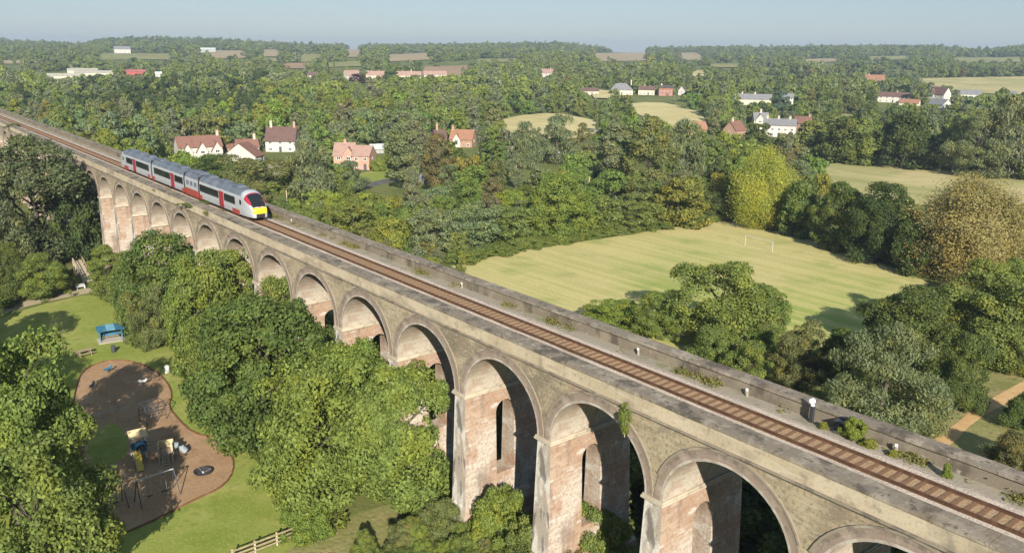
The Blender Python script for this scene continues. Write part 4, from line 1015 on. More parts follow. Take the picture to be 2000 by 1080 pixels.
for v0,v1,sp in ZONES:
    nv_=int((v1-v0)/sp)
    for i in range(nv_):
        vv_=v0+(i+0.5)*sp; half=vv_*0.66+20; nu=int(2*half/sp)
        for k in range(nu):
            u=-half+(k+0.5)*sp+random.uniform(-.42,.42)*sp; v=vv_+random.uniform(-.42,.42)*sp
            x=CAM.x+_fw[0]*v+_rt[0]*u; y=CAM.y+_fw[1]*v+_rt[1]*u
            if y>-13: continue
            if v>800:
                # hedgerows and copses with fields between them
                cell=lf(x,y,190,0.7)+0.4*lf(x,y,60,2.0)
                row=min(abs(((x*0.8+y*0.6)/170)%1-0.5),abs(((y*0.8-x*0.6)/230)%1-0.5))
                if not (cell>-0.05 or row<0.07 or v>2450 and random.random()<0.75): continue
            z=float(H(x,y)); q=proj((x,y,z))
            if not (-60<q[0]<2060) or q[1]>1100: continue
            if blocked(q[0],q[1]): continue
            if any((x-a)**2+(y-b_)**2<c_*c_ for a,b_,c_ in HPOS): continue
            n=lf(x,y,70,1.1); m=lf(x,y,26,2.3)
            h=(4.2+2.6*random.random()+1.2*m if v<205 else 7.5+7*random.random()**1.3+1.8*n)
            if v>1500: h=9+8*random.random()**1.5
            if 560<q[0]<1400 and v<260: h*=0.85
            h=max(3.0,h); r=h*random.uniform(0.36,0.52) if v<800 else sp*random.uniform(0.28,0.5)
            wt=[40,8,20,30,2] if v<225 else [40,30,20,7,3] if v<430 else [54,20,15,8,3]
            kind=random.choices(['round','tall','willow','shrub','conifer'],wt)[0]
            if kind=='tall': r*=0.66; h*=1.28
            if kind=='shrub': h*=0.6
            if kind=='conifer': r*=0.55; h*=1.1
            top=proj((x,y,z+h)); w=r*F_PX/q[2]
            bad=False
            for (a,b_,c_,d_,dp) in KEEP:
                if q[2]<dp and q[0]+w*0.85>a and q[0]-w*0.85<c_ and top[1]<d_ and q[1]>b_-4: bad=True; break
            if bad: continue
            fy=q[1]+(top[1]-q[1])*0.9; fm=q[1]+(top[1]-q[1])*0.5
            hit=sum(blocked(a,b_) for a,b_ in ((q[0],fy),(q[0]-w*0.8,fm),(q[0]+w*0.8,fm)))
            if hit and not (hit==1 and random.random()<0.22): continue
            s=n+0.6*m+random.gauss(0,0.55)
            name='deep' if s<-1.6 else 'dark' if s<-0.75 else 'mid' if s<0.35 else 'fresh' if s<1.0 else 'grey' if s<1.45 else 'bright'
            if kind=='willow': name='grey' if random.random()<0.7 else 'olive'
            if kind=='shrub' and v<225: name=random.choice(['bright','fresh','grey','olive','mid','fresh'])
            if kind=='tall' and random.random()<0.5: name='grey'
            if random.random()<0.035: name=random.choice(['gold','brownish','lime'])
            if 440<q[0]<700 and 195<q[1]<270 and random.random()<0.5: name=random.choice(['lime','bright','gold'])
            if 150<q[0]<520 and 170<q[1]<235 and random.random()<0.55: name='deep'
            if v>700 and name in('fresh','bright','lime'): name='mid'
            cands.append(dict(k=kind,p=(x,y,z),h=h,r=r,t=name,d=q[2],x=q[0],y=q[1],ty=top[1],w=w))
# the same woods go on to the left of the frame, on both sides of the viaduct
extra=[]
for v0,v1,sp in ((90,430,9.5),(430,900,13)):
    for i in range(int((v1-v0)/sp)):
        for k in range(int(1.5*v1/sp)):
            v=v0+(i+random.random())*sp; u=-0.45*v-(k+random.random())*sp
            if u<-1.15*v-60: continue
            x=CAM.x+_fw[0]*v+_rt[0]*u; y=CAM.y+_fw[1]*v+_rt[1]*u
            if -14<y<8 and x<352: continue
            h=8+6*random.random(); r=h*random.uniform(0.38,0.5); z=float(H(x,y)); q=proj((x,y,z))
            if q[0]+r*F_PX/q[2]*1.15>-6: continue
            extra.append(dict(k=random.choice(['round','round','willow','tall']),p=(x,y,z),h=h,r=r,t=random.choice(['mid','dark','fresh','olive','grey']),d=q[2]))
# which of them can be seen: front to back on a coarse picture
GW,GH=500,270
cov=np.zeros((GH,GW),bool)
yy,xx=np.mgrid[0:GH,0:GW]; xx=xx*4+2; yy=yy*4+2
cov|= yy> (225+(915-225)/2000*xx*1.0+ (xx/2000-(xx/2000)**2)*40)      # everything below the far parapet
solids=[(d['d'],'t',d) for d in cands]+[(hh[5],'h',hh) for hh in HERO]
solids.sort(key=lambda s:s[0])
for dep,ty_,d in solids:
    if ty_=='h': _,fx,fy,ty2,hw,_,_,_,_=d; cx,x0,x1,y0,y1=fx,fx-hw,fx+hw,ty2,fy
    else: cx,x0,x1,y0,y1=d['x'],d['x']-d['w'],d['x']+d['w'],d['ty'],d['y']
    a,b=int(max(0,x0//4)),int(min(GW,x1//4+1)); c,e=int(max(0,y0//4)),int(min(GH,y1//4+1))
    if a>=b or c>=e:
        if ty_=='t': d['vis']=0
        continue
    sub=((xx[c:e,a:b]-cx)/max(x1-cx,1))**2+((yy[c:e,a:b]-(y0+y1)/2)/max((y1-y0)/2,1))**2<1.0
    new=sub&~cov[c:e,a:b]
    if ty_=='t': d['vis']=int(new.sum()); d['cx']=float((xx[c:e,a:b]*new).sum()/max(1,new.sum())); d['cy']=float((yy[c:e,a:b]*new).sum()/max(1,new.sum()))
    cov[c:e,a:b]|=sub
seen=[d for d in cands if d.get('vis',0)>=1 or d['d']>900]
for d in seen: d.setdefault('cx',d['x']); d.setdefault('cy',d['y'])
seen.sort(key=lambda d:-d.get('vis',0))
NIND=max(0,292-len(HERO))
ind=[d for d in seen[:NIND]]; rest=seen[NIND:]
# labels: colour, size and shape, then the nearest landmark, then order from the left
LM=LANDMARKS+[(l[0],l[1],l[2],l[3]) for l in [('the passenger train',375,350,190),('the yellow poplar',1486,365,180),('the big brown-gold tree',1882,440,180),('the football goal',1482,478,185),
 ('the oval hay field',1070,245,420),('the second pale field',1300,220,500),('the dry meadow',1780,345,280),('the row of dark trees by the meadow',1720,280,290),('the left end of the viaduct parapet',60,245,260),
 ('the golden-topped tree',1322,395,190),('the yellowish bush beyond the parapet',760,455,170),('the taller hedge tree',1092,405,180),('the tall grey-green tree by the garden lawn',792,305,220),
 ('the white car',1095,296,330),('the long tan field',1900,165,800),('the reddish tilled field',865,140,1000),('the pale willow-like tree at the hedge corner',930,440,170),('the pole beyond the hedge',1150,365,220)]]
from collections import defaultdict
CN={'deep':'very dark green','dark':'dark green','mid':'mid green','fresh':'fresh green','grey':'grey-green','bright':'bright green','olive':'olive green','gold':'golden-tinged','brownish':'brownish','lime':'yellow-green'}
buckets=defaultdict(list)
for d in ind:
    best=min(LM,key=lambda l:((l[1]-d['cx'])**2+(2.2*(l[2]-d['cy']))**2)*(1+0.3*abs(l[3]-d['d'])/200))
    dx=d['cx']-best[1]; dd=d['d']-best[3]
    if abs(dx)>38: rel='left of' if dx<0 else 'right of'
    else: rel='behind' if dd>0 else 'in front of'
    kindw={'round':'rounded tree','tall':'tall narrow tree','willow':'feathery tree','shrub':'low bush','conifer':'pointed conifer'}[d['k']]
    buckets[(CN[d['t']],kindw,rel,best[0])].append(d)
ORD=['leftmost','second from left','third from left','fourth from left','fifth from left','sixth from left','seventh from left','eighth from left','ninth from left','tenth from left','eleventh from left','twelfth from left']
for (c,kw,rel,lmn),ds in buckets.items():
    ds.sort(key=lambda d:d['cx'])
    for i,d in enumerate(ds):
        lb=f'{c} {kw} {rel} {lmn}'+('' if len(ds)==1 else ', '+(ORD[i] if i<len(ORD) else 'farther right')); d['lab']=lb if len(lb.split())<=16 else lb.replace(kw,kw.split()[-1]).replace('yellowish bush beyond the parapet','yellowish bush')
for d in ind:
    lod='mid' if d['d']<240 else 'low'
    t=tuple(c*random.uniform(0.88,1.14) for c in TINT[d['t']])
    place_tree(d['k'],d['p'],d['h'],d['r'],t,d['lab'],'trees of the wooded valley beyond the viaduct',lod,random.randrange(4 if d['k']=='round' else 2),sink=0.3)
# the mass
pcol=bpy.data.collections.new('woodland_sources'); ks=[]
for lod in ('near','far'):
    for kind,var in (('round',0),('round',1),('round',2),('tall',0),('willow',0),('shrub',0),('conifer',0)):
        n,leaf,nb={'near':(2000,0.058,36),'far':(560,0.11,18)}[lod]
        asp={'round':1.15,'tall':1.9,'willow':1.25,'shrub':0.75,'conifer':2.4}[kind]
        V,Fq,rd,C,rb=crown_arrays(900+len(ks)*13,kind,n,leaf,nb,asp)
        o=bpy.data.objects.new('woodland_tree_%02d'%len(ks),np_mesh('woodland_crown',V,Fq,rd,MT['leafmass'])); pcol.objects.link(o); ks.append((lod,kind))
idx={}
for i,k in enumerate(ks): idx.setdefault(k,[]).append(i)
def mass(name,ds,label):
    me=bpy.data.meshes.new(name); me.from_pydata([d['p'] for d in ds],[],[])
    A=lambda n,t:me.attributes.new(n,t,'POINT')
    A('scl','FLOAT_VECTOR').data.foreach_set('vector',np.array([(2*d['r'],2*d['r'],d['h']) for d in ds],np.float32).ravel())
    A('rz','FLOAT').data.foreach_set('value',np.array([random.uniform(0,6.28) for d in ds],np.float32))
    A('kd','INT').data.foreach_set('value',np.array([random.choice(idx[('near' if d['d']<520 else 'far',d['k'])]) for d in ds],np.int32))
    A('tint','FLOAT_COLOR').data.foreach_set('color',np.array([tuple(c*f for c in TINT[d['t']])+(1,) for d in ds for f in (random.uniform(0.85,1.15),)],np.float32).ravel())
    o=bpy.data.objects.new(name,me); COL.objects.link(o)
    ng=bpy.data.node_groups.new(name,'GeometryNodeTree')
    ng.interface.new_socket('Geometry',in_out='INPUT',socket_type='NodeSocketGeometry'); ng.interface.new_socket('Geometry',in_out='OUTPUT',socket_type='NodeSocketGeometry')
    gi=ng.nodes.new('NodeGroupInput'); go=ng.nodes.new('NodeGroupOutput'); ip=ng.nodes.new('GeometryNodeInstanceOnPoints')
    ci=ng.nodes.new('GeometryNodeCollectionInfo'); ci.inputs['Collection'].default_value=pcol; ci.inputs['Separate Children'].default_value=True; ci.inputs['Reset Children'].default_value=True
    def na(n,t):
        x=ng.nodes.new('GeometryNodeInputNamedAttribute'); x.data_type=t; x.inputs[0].default_value=n; return x.outputs['Attribute']
    cx=ng.nodes.new('ShaderNodeCombineXYZ'); ng.links.new(na('rz','FLOAT'),cx.inputs[2]); er=ng.nodes.new('FunctionNodeEulerToRotation'); ng.links.new(cx.outputs[0],er.inputs[0])
    ng.links.new(gi.outputs[0],ip.inputs['Points']); ng.links.new(ci.outputs[0],ip.inputs['Instance']); ip.inputs['Pick Instance'].default_value=True
    ng.links.new(na('kd','INT'),ip.inputs['Instance Index']); ng.links.new(er.outputs[0],ip.inputs['Rotation']); ng.links.new(na('scl','FLOAT_VECTOR'),ip.inputs['Scale'])
    ng.links.new(ip.outputs[0],go.inputs[0])
    md=o.modifiers.new('instances','NODES'); md.node_group=ng
    return tag(o,label,'woodland',kind='stuff')
print('TREES cands',len(cands),'seen',len(seen),'ind',len(ind),'rest',len(rest))
mass('woodland',[d for d in rest]+extra,'mixed green woodland and hedgerows covering the valley and the hills')
# ------------------------------------------------------------------ park and playground
MT['timber']=layered('weathered_timber',(0.33,0.255,0.17),[((0.22,0.17,0.115),3,0.45,0.65,0.8,(1,1,4))],0.9,0.15)
MT['paletimber']=layered('pale_timber',(0.50,0.42,0.30),[((0.36,0.29,0.2),3,0.5,0.66,0.8)],0.9,0.15)
MT['edging']=layered('brown_edging_board',(0.17,0.085,0.045),[((0.26,0.15,0.085),1.2,0.5,0.66,0.7)],0.9,0.15)
MT['galv']=layered('galvanised_steel',(0.42,0.43,0.44),[((0.3,0.31,0.32),2,0.5,0.66,0.6)],0.45,0.5)
MT['blue']=layered('blue_paint',(0.03,0.12,0.20),[((0.05,0.18,0.26),0.9,0.45,0.6,0.7)],0.5,0.4)
MT['paleblue']=layered('pale_blue_paint',(0.12,0.29,0.39),[((0.2,0.38,0.46),1.5,0.5,0.62,0.7)],0.5,0.4)
MT['yellow']=layered('yellow_plastic',(0.58,0.42,0.05),[((0.5,0.36,0.06),1.5,0.5,0.66,0.5)],0.4,0.5)
MT['tan']=layered('tan_panel',(0.62,0.49,0.27),[((0.52,0.4,0.22),1.5,0.5,0.66,0.6)],0.6,0.3)
MT['whitep']=layered('white_paint',(0.76,0.76,0.74),[((0.6,0.6,0.57),2,0.55,0.7,0.5)],0.6,0.3)
MT['goalwhite']=layered('weathered_goal_paint',(0.46,0.46,0.43),(),0.6,0.3)
MT['tubegrey']=layered('grey_blue_plastic',(0.24,0.28,0.31),[((0.34,0.38,0.4),1.5,0.5,0.66,0.6)],0.45,0.4)
MT['concrete']=layered('concrete_slab',(0.46,0.42,0.35),[((0.36,0.33,0.27),1,0.5,0.66,0.6)],0.9,0.15)
MT['rubber']=layered('dark_rubber',(0.035,0.035,0.038),[((0.08,0.075,0.075),3,0.5,0.66,0.6)],0.8,0.2)
MT['darkmetal']=layered('dark_painted_metal',(0.045,0.05,0.06),[((0.09,0.09,0.1),3,0.5,0.66,0.5)],0.5,0.4)
MT['tyregrey']=layered('grey_dish',(0.20,0.185,0.18),[((0.32,0.3,0.29),2,0.5,0.66,0.6)],0.7,0.3)
def at(px,py): return ground(px,py)
def face(px,py,turn=0.0):
    p=at(px,py); return p, math.atan2(p.y-CAM.y,p.x-CAM.x)-math.pi/2+R(turn)
# timber edging round the bark
pts=[ground(x,y) for x,y in smooth_poly(PLAY_PX,1)]
mb=MB()
for a,b in zip(pts,pts[1:]+pts[:1]):
    d=(b-a); n=Vector((-d.y,d.x,0)).normalized()*0.055
    q=[a-n,b-n,b+n,a+n]; mb.add([(v.x,v.y,-0.02) for v in q]+[(v.x,v.y,0.17) for v in q],[(4,5,6,7),(0,1,5,4),(1,2,6,5),(2,3,7,6),(3,0,4,7)])
tag(mb.build('edging_board',MT['edging']),'brown timber edging round the bark chip playground','edging')
# blue youth shelter on a slab
p,rz=face(218,664,6)
t=thing('shelter','blue open-fronted shelter on a pale slab on the lawn','shelter',p,rz); t.scale=(0.9,0.9,0.85)
m=MB(); m.box(-1.9,1.9,-1.3,1.5,-0.05,0.08); m.build('slab',MT['concrete'],t)
for sx in (-1.55,1.55):
    for sy in (-0.6,1.0):
        m=MB(); m.tube([(sx,sy,0.08),(sx,sy,2.0+0.1*sy)],0.05,8); m.build('post',MT['blue'],t)
m=MB(); m.box(-1.55,1.55,0.98,1.03,0.2,1.9); m.build('back_panel',MT['blue'],t)
for sx in (-1,1):
    m=MB(); m.box(sx*1.53,sx*1.58,-0.1,1.0,0.2,1.85); m.build('side_panel',MT['paleblue'],t)
roofpoly=[(-1.95,0),(-0.6,0.12),(0.6,0.12),(1.95,0)]
m=MB(); 
for k,(a,b) in enumerate(zip(roofpoly[:-1],roofpoly[1:])):
    m.mi=1 if k==1 else 0
    vs=[(a[0],-0.95,1.85+a[1]),(b[0],-0.95,1.85+b[1]),(b[0],1.25,2.2+b[1]),(a[0],1.25,2.2+a[1])]
    m.add(vs+[(x,y,z+0.06) for x,y,z in vs],[(0,1,2,3),(4,5,6,7),(0,1,5,4),(1,2,6,5),(2,3,7,6),(3,0,4,7)])
m.build('roof',[MT['blue'],MT['paleblue']],t)
m=MB(); m.box(-1.4,1.4,0.55,0.95,0.42,0.5); m.box(-1.3,-1.2,0.6,0.9,0.08,0.42); m.box(1.2,1.3,0.6,0.9,0.08,0.42); m.build('bench',MT['timber'],t)
# picnic table
p,rz=face(165,694,20)
t=thing('picnic_table','timber picnic table in the tree shade left of the shelter','picnic table',p,rz)
m=MB()
for k in range(5): m.box(-1.0,1.0,-0.36+k*0.15,-0.23+k*0.15,0.72,0.76)
m.build('tabletop',MT['timber'],t)
for s in (-1,1):
    m=MB(); m.box(-1,1,s*0.62,s*0.88,0.42,0.46) if s>0 else m.box(-1,1,-0.88,-0.62,0.42,0.46); m.build('bench',MT['timber'],t)
    m=MB(); m.prism([(-0.75,0),(-0.65,0),(-0.2,0.72),(-0.3,0.72)],s*0.7-0.04,s*0.7+0.04,'x'); m.prism([(0.75,0),(0.65,0),(0.2,0.72),(0.3,0.72)],s*0.7-0.04,s*0.7+0.04,'x'); m.box(s*0.7-.1,s*0.7-.041,-0.85,0.85,0.34,0.42); m.build('leg',MT['timber'],t)
# bin on a slab, white spring seat, bench on a slab
def litter_bin(px,py,label,mt):
    p,rz=face(px,py)
    t=thing('litter_bin',label,'bin',p,rz)
    m=MB(); m.tube([(0,0,0),(0,0,0.85)],[0.27,0.29],12); m.build('body',MT[mt],t)
    m=MB(); m.tube([(0,0,0.86),(0,0,0.95),(0,0,1.05)],[0.31,0.28,0.1],12); m.build('lid',MT[mt],t)
    return t
litter_bin(222,688,'dark litter bin on a grassy patch in front of the blue shelter','darkmetal')
litter_bin(327,728,'white topped litter bin on the lawn beside the bark edge','whitep')
p,rz=face(372,729,-20)
t=thing('park_bench','bench with pale ends on a small slab under the tree belt','bench',p,rz)
m=MB(); m.box(-0.95,0.95,-0.8,0.8,-0.05,0.06); m.build('slab',MT['concrete'],t)
m=MB()
for k in range(4): m.box(-0.8,0.8,-0.2+k*.13,-0.1+k*.13,0.45,0.49)
m.build('seat',MT['rubber'],t)
m=MB()
for k in range(3): m.box(-0.8,0.8,0.3+k*.05,0.34+k*.05,0.55+k*0.16,0.67+k*0.16)
m.build('backrest',MT['rubber'],t)
for s in (-1,1):
    m=MB(); m.box(s*0.82-.06,s*0.82+.06,-0.3,0.4,0.06,0.62); m.box(s*0.82-.05,s*0.82+.05,0.25,0.45,0.62,1.05); m.build('end_frame',MT['whitep'],t)
# spring riders
def spring_rider(px,py,mt,label,turn):
    p,rz=face(px,py,turn); t=thing('spring_rider',label,'spring rider',p,rz)
    m=MB(); pts=[(0.11*math.cos(a*0.7),0.11*math.sin(a*0.7),0.02+a*0.012) for a in range(36)]; m.tube(pts,0.02,5); m.build('spring',MT['darkmetal'],t)
    m=MB(); m.prism([(-0.5,0.45),(-0.1,0.42),(0.35,0.45),(0.55,0.75),(0.42,0.95),(0.25,0.72),(-0.15,0.62),(-0.4,0.72),(-0.6,0.62)],-0.09,0.09,'y'); m.build('body',MT[mt],t)
    m=MB(); m.tube([(0.25,-0.25,0.82),(0.25,0.25,0.82)],0.018,6); m.build('handlebar',MT['galv'],t)
spring_rider(212,728,'blue','blue spring rider at the shaded far end of the bark',30)
spring_rider(280,752,'galv','pale spring rider in the shade near the narrow lit strip',-20)
spring_rider(181,760,'blue','dark blue spring rider at the left of the shaded bark',60)
# low balance rail
p,rz=face(203,815,10); t=thing('balance_rail','low curved grey balance rail in deep shade','balance rail',p,rz)
m=MB(); pts=[(1.9*math.sin(a),0.9-0.9*math.cos(a),0.55) for a in np.linspace(-1.1,1.1,12)]; m.tube(pts,0.05,8); m.build('rail',MT['galv'],t)
for k in (0,5,11):
    m=MB(); m.tube([(pts[k][0],pts[k][1],0),pts[k]],0.045,8); m.build('post',MT['galv'],t)
# climbing frame
p,rz=face(299,820,25); t=thing('climbing_frame','dark tube climbing frame at the edge of the tree shade','climbing frame',p,rz)
for sx in (-1.1,0,1.1):
    for sy in (-0.7,0.7):
        m=MB(); m.tube([(sx,sy*1.25,0),(sx,sy,2.1)],0.045,8); m.build('post',MT['darkmetal'],t)
for z in (0.7,1.3,1.6,2.1):
    w=0.7+0.175*(2.1-z)/2.1
    for s in (-1,1):
        m=MB(); m.tube([(-1.1,s*w,z),(1.1,s*w,z)],0.03,6); m.build('rung',MT['darkmetal'],t)
for sx in (-1.1,0,1.1):
    m=MB(); m.tube([(sx,-0.7,2.1),(sx,0.7,2.1)],0.03,6); m.build('cross_bar',MT['darkmetal'],t)
# play tower
p,rz=face(272,892,10); t=thing('play_tower','tan and blue play tower with a yellow slide','play tower',p,rz)
for sx in (-0.6,0.6):
    for sy in (-0.6,0.6):
        m=MB(); m.box(sx-.06,sx+.06,sy-.06,sy+.06,0,2.5); m.build('post',MT['whitep'],t)
m=MB(); m.box(-0.65,0.65,-0.65,0.65,1.1,1.2); m.build('platform',MT['timber'],t)
m=MB()
for s in (-1,1): m.add([(-0.85,s*0.85,2.35),(0.85,s*0.85,2.35),(0.85,0,2.95),(-0.85,0,2.95),(-0.85,s*0.85,2.42),(0.85,s*0.85,2.42),(0.85,0,3.02),(-0.85,0,3.02)],[(0,1,2,3),(4,5,6,7),(0,1,5,4),(1,2,6,5),(0,3,7,4)])
m.build('roof',MT['tan'],t)
m=MB(); m.tube([(0.0,-0.6,1.55),(0.0,-1.5,1.5)],0.5,14,False); m.tube([(0.0,-0.6,1.55),(0.0,-1.5,1.5)],0.46,14,False); m.build('tunnel',MT['paleblue'],t)
m=MB(); m.prism([(-0.7,1.2),(0.7,1.2),(0.7,1.9),(-0.7,1.9)],-0.68,-0.64,'y'); m.build('panel',MT['blue'],t)
m=MB(); sl_=[(-0.45-0.02*k,-1.5-k*0.27,1.25*(1-k/7)**1.15+0.12) for k in range(8)]
for a,b in zip(sl_[:-1],sl_[1:]):
    for (dx0,dx1,dz) in ((-.28,.28,0),(-.32,-.28,0.16),(.28,.32,0.16)):
        v=[(a[0]+dx0,a[1],a[2]),(a[0]+dx1,a[1],a[2]),(b[0]+dx1,b[1],b[2]),(b[0]+dx0,b[1],b[2])]
        m.add(v+[(x,y,z+0.05+dz) for x,y,z in v],[(0,1,2,3),(4,5,6,7),(0,1,5,4),(1,2,6,5),(2,3,7,6),(3,0,4,7)])
m.build('slide',MT['yellow'],t)
# second tower
p,rz=face(326,897,-6); t=thing('play_tower','tan climbing tower with a short grey tube slide','play tower',p,rz)
for sx in (-0.6,0.6):
    for sy in (-0.6,0.6):
        m=MB(); m.box(sx-.07,sx+.07,sy-.07,sy+.07,0,1.9); m.build('post',MT['paletimber'],t)
m=MB(); m.box(-0.65,0.65,-0.65,0.65,1.0,1.1); m.build('platform',MT['timber'],t)
for (a,b,c,d) in ((-0.7,0.7,0.62,0.7),(-0.7,-0.62,-0.6,0.6),(0.62,0.7,-0.6,0.1)):
    m=MB(); m.box(a,b,c,d,1.1,1.85); m.build('panel',MT['tan'],t)
m=MB(); m.tube([(0.6,0.3,1.3),(1.0,0.45,1.2),(1.4,0.55,0.85),(1.75,0.6,0.4)],[0.33,0.33,0.33,0.33],14); m.build('tube_slide',MT['tubegrey'],t)
m=MB()
for k in range(6): m.box(-0.3,0.3,-0.7-k*0.14,-0.62-k*0.14,0.15+0.16*(5-k),0.2+0.16*(5-k))
m.tube([(-0.3,-0.7,1.0),(-0.3,-1.45,0.0)],0.03,6); m.tube([(0.3,-0.7,1.0),(0.3,-1.45,0.0)],0.03,6); m.build('ladder',MT['paletimber'],t)
# rope bridge between the towers counts as its own unit
p,rz=face(300,892,4); t=thing('rope_bridge','low rope bridge between the two play towers','rope bridge',p,rz)
m=MB()
for k in range(7): m.box(-0.95+k*0.3,-0.75+k*0.3,-0.3,0.3,0.95-0.12*math.sin(math.pi*k/6),1.0-0.12*math.sin(math.pi*k/6))
m.build('plank_deck',MT['timber'],t)
for s in (-0.33,0.33):
    m=MB(); m.tube([(-1.05+k*0.3,s,1.65-0.15*math.sin(math.pi*k/7)) for k in range(8)],0.02,5); m.build('handrail',MT['rubber'],t)
    for e in (-1.0,1.05):
        m=MB(); m.tube([(e,s,0),(e,s,1.7)],0.04,6); m.build('post',MT['timber'],t)
# swings
def swing(pa,pb,label,hgt=2.35,seats=2):
    a,b=at(*pa),at(*pb); c=(a+b)/2; L=(b-a).length; rz=math.atan2(b.y-a.y,b.x-a.x)
    t=thing('swing_frame',label,'swing',c,rz)
    m=MB(); m.tube([(-L/2,0,hgt),(L/2,0,hgt)],0.055,8); m.build('top_bar',MT['galv'],t)
    for sx in (-1,1):
        for sy in (-1,1):
            m=MB(); m.tube([(sx*L/2,sy*0.05,hgt),(sx*(L/2+0.1),sy*0.85,0)],0.05,8); m.build('leg',MT['darkmetal'],t)
    for k in range(seats):
        x=-L/2+L*(k+0.75)/(seats+0.5)
        m=MB(); m.box(x-.24,x+.24,-.1,.1,0.45,0.5); s=m.build('seat',MT['rubber'],t)
        m=MB(); m.tube([(x-.22,0,0.5),(x-.22,0,hgt-.05)],0.012,4); m.tube([(x+.22,0,0.5),(x+.22,0,hgt-.05)],0.012,4); m.build('chain',MT['galv'],s)
swing((272,985),(343,960),'swing frame standing half in the sun below the play towers')
swing((190,1003),(243,985),'second swing frame in deep shade left of the sunny one')
# roundabout dish
p,rz=face(397,925); t=thing('roundabout','low dark round dish roundabout alone on the sunny bark','roundabout',p,rz); t.scale=(0.82,0.82,0.9)
m=MB(); prof=[(0.12,0.12),(0.6,0.16),(0.95,0.3),(1.02,0.42),(1.08,0.42),(1.0,0.24),(0.6,0.08)]; n=20; vs=[(r_*math.cos(2*math.pi*k/n),r_*math.sin(2*math.pi*k/n),z) for r_,z in prof for k in range(n)]
m.add(vs,[(i*n+k,i*n+(k+1)%n,(i+1)*n+(k+1)%n,(i+1)*n+k) for i in range(len(prof)-1) for k in range(n)]); m.build('dish',MT['rubber'],t,smooth=True)
m=MB(); m.tube([(0,0,0),(0,0,0.3)],0.13,10); m.build('hub',MT['galv'],t)
m=MB()
for k in range(3):
    a=2.1*k; m.tube([(0.2*math.cos(a),0.2*math.sin(a),0.18),(0.9*math.cos(a),0.9*math.sin(a),0.5)],0.03,6)
m.build('spoke',MT['tyregrey'],t)
# post and rail fence
f0,f1=ground(455,1098),ground(622,1033); L=(f1-f0).length; rz=math.atan2(f1.y-f0.y,f1.x-f0.x); n=max(3,round(L/1.9))
t=thing('rail_fence','timber post and rail fence at the bottom of the lawn','fence',f0,rz)
for k in range(n+1):
    m=MB(); m.box(L*k/n-.06,L*k/n+.06,-.06,.06,-.1,1.2); m.build('post',MT['paletimber'],t)
for z in (0.35,0.7,1.05):
    m=MB(); m.box(-.1,L+.1,-.10,-.062,z-.06,z+.06); m.build('rail',MT['timber'],t)
# footbridge over the stream
a,b=ground(150,512),ground(172,552); c=(a+b)/2; L=(b-a).length+1.5; rz=math.atan2(b.y-a.y,b.x-a.x)
t=thing('footbridge','pale timber footbridge with handrails over the stream','footbridge',(c.x,c.y,0),rz)
m=MB(); k=-L/2
while k<L/2: m.box(k,k+0.14,-0.75,0.75,0.42,0.47); k+=0.16
m.build('deck',MT['paletimber'],t)
for s in (-1,1):
    m=MB(); m.box(-L/2,L/2,s*0.7-.09,s*0.7+.09,0.2,0.42); m.build('beam',MT['paletimber'],t)
    m=MB(); m.box(-L/2,L/2,s*0.78-.05,s*0.78+.05,1.4,1.48); m.box(-L/2,L/2,s*0.78-.03,s*0.78+.03,0.92,1.0); m.build('handrail',MT['paletimber'],t)
    for q in np.linspace(-L/2+.1,L/2-.1,6):
        m=MB(); m.box(q-.05,q+.05,s*0.84,s*0.93,0.0,1.4) if s>0 else m.box(q-.05,q+.05,-0.93,-0.84,0.0,1.4); m.build('post',MT['paletimber'],t)
# white board and white block by the footpath
p,rz=face(137,566); t=thing('notice_board','upright white notice board beside the footpath','notice board',p,rz)
for s in (-.45,.45):
    m=MB(); m.box(s-.04,s+.04,-.04,.04,0,1.7); m.build('post',MT['paletimber'],t)
m=MB(); m.box(-.5,.5,-.09,-.045,0.45,1.65); m.build('board',MT['whitep'],t)
p,rz=face(158,564,15); t=thing('park_bench','low white bench near the footbridge end of the footpath','bench',p,rz)
m=MB(); m.box(-0.7,0.7,-.22,.22,0.42,0.5); m.build('seat',MT['whitep'],t)
m=MB(); m.box(-0.7,0.7,.22,.27,0.55,0.85); m.build('backrest',MT['whitep'],t)
for s in (-.6,.6):
    m=MB(); m.box(s-.05,s+.05,-.2,.25,0,0.42); m.build('leg',MT['whitep'],t)
# football goal
a,b=ground(1455,480),ground(1508,493); c=(a+b)/2; L=(b-a).length; rz=math.atan2(b.y-a.y,b.x-a.x)
t=thing('football_goal','white football goal frame at the far end of the playing field','goal',c,rz)
for s in (-1,1):
    m=MB(); m.tube([(s*L/2,0,0),(s*L/2,0,2.15)],0.055,8); m.build('goal_post',MT['goalwhite'],t)
m=MB(); m.tube([(-L/2-.06,0,2.15),(L/2+.06,0,2.15)],0.055,8); m.build('crossbar',MT['goalwhite'],t)
# poles
def pole(px,py,pt,label):
    p=ground(px,py); h=solve_h(p,pt); t=thing('utility_pole',label,'pole',p,0)
    m=MB(); m.tube([(0,0,0),(0,0,h)],[0.16,0.11],8); m.build('shaft',MT['paletimber'],t)
    m=MB(); m.box(-.8,.8,-.06,.06,h-.6,h-.48); m.build('crossarm',MT['timber'],t)
pole(1150,392,345,'bare timber pole in the gap beyond the hedge')
pole(562,420,372,'timber pole behind the front end of the train')
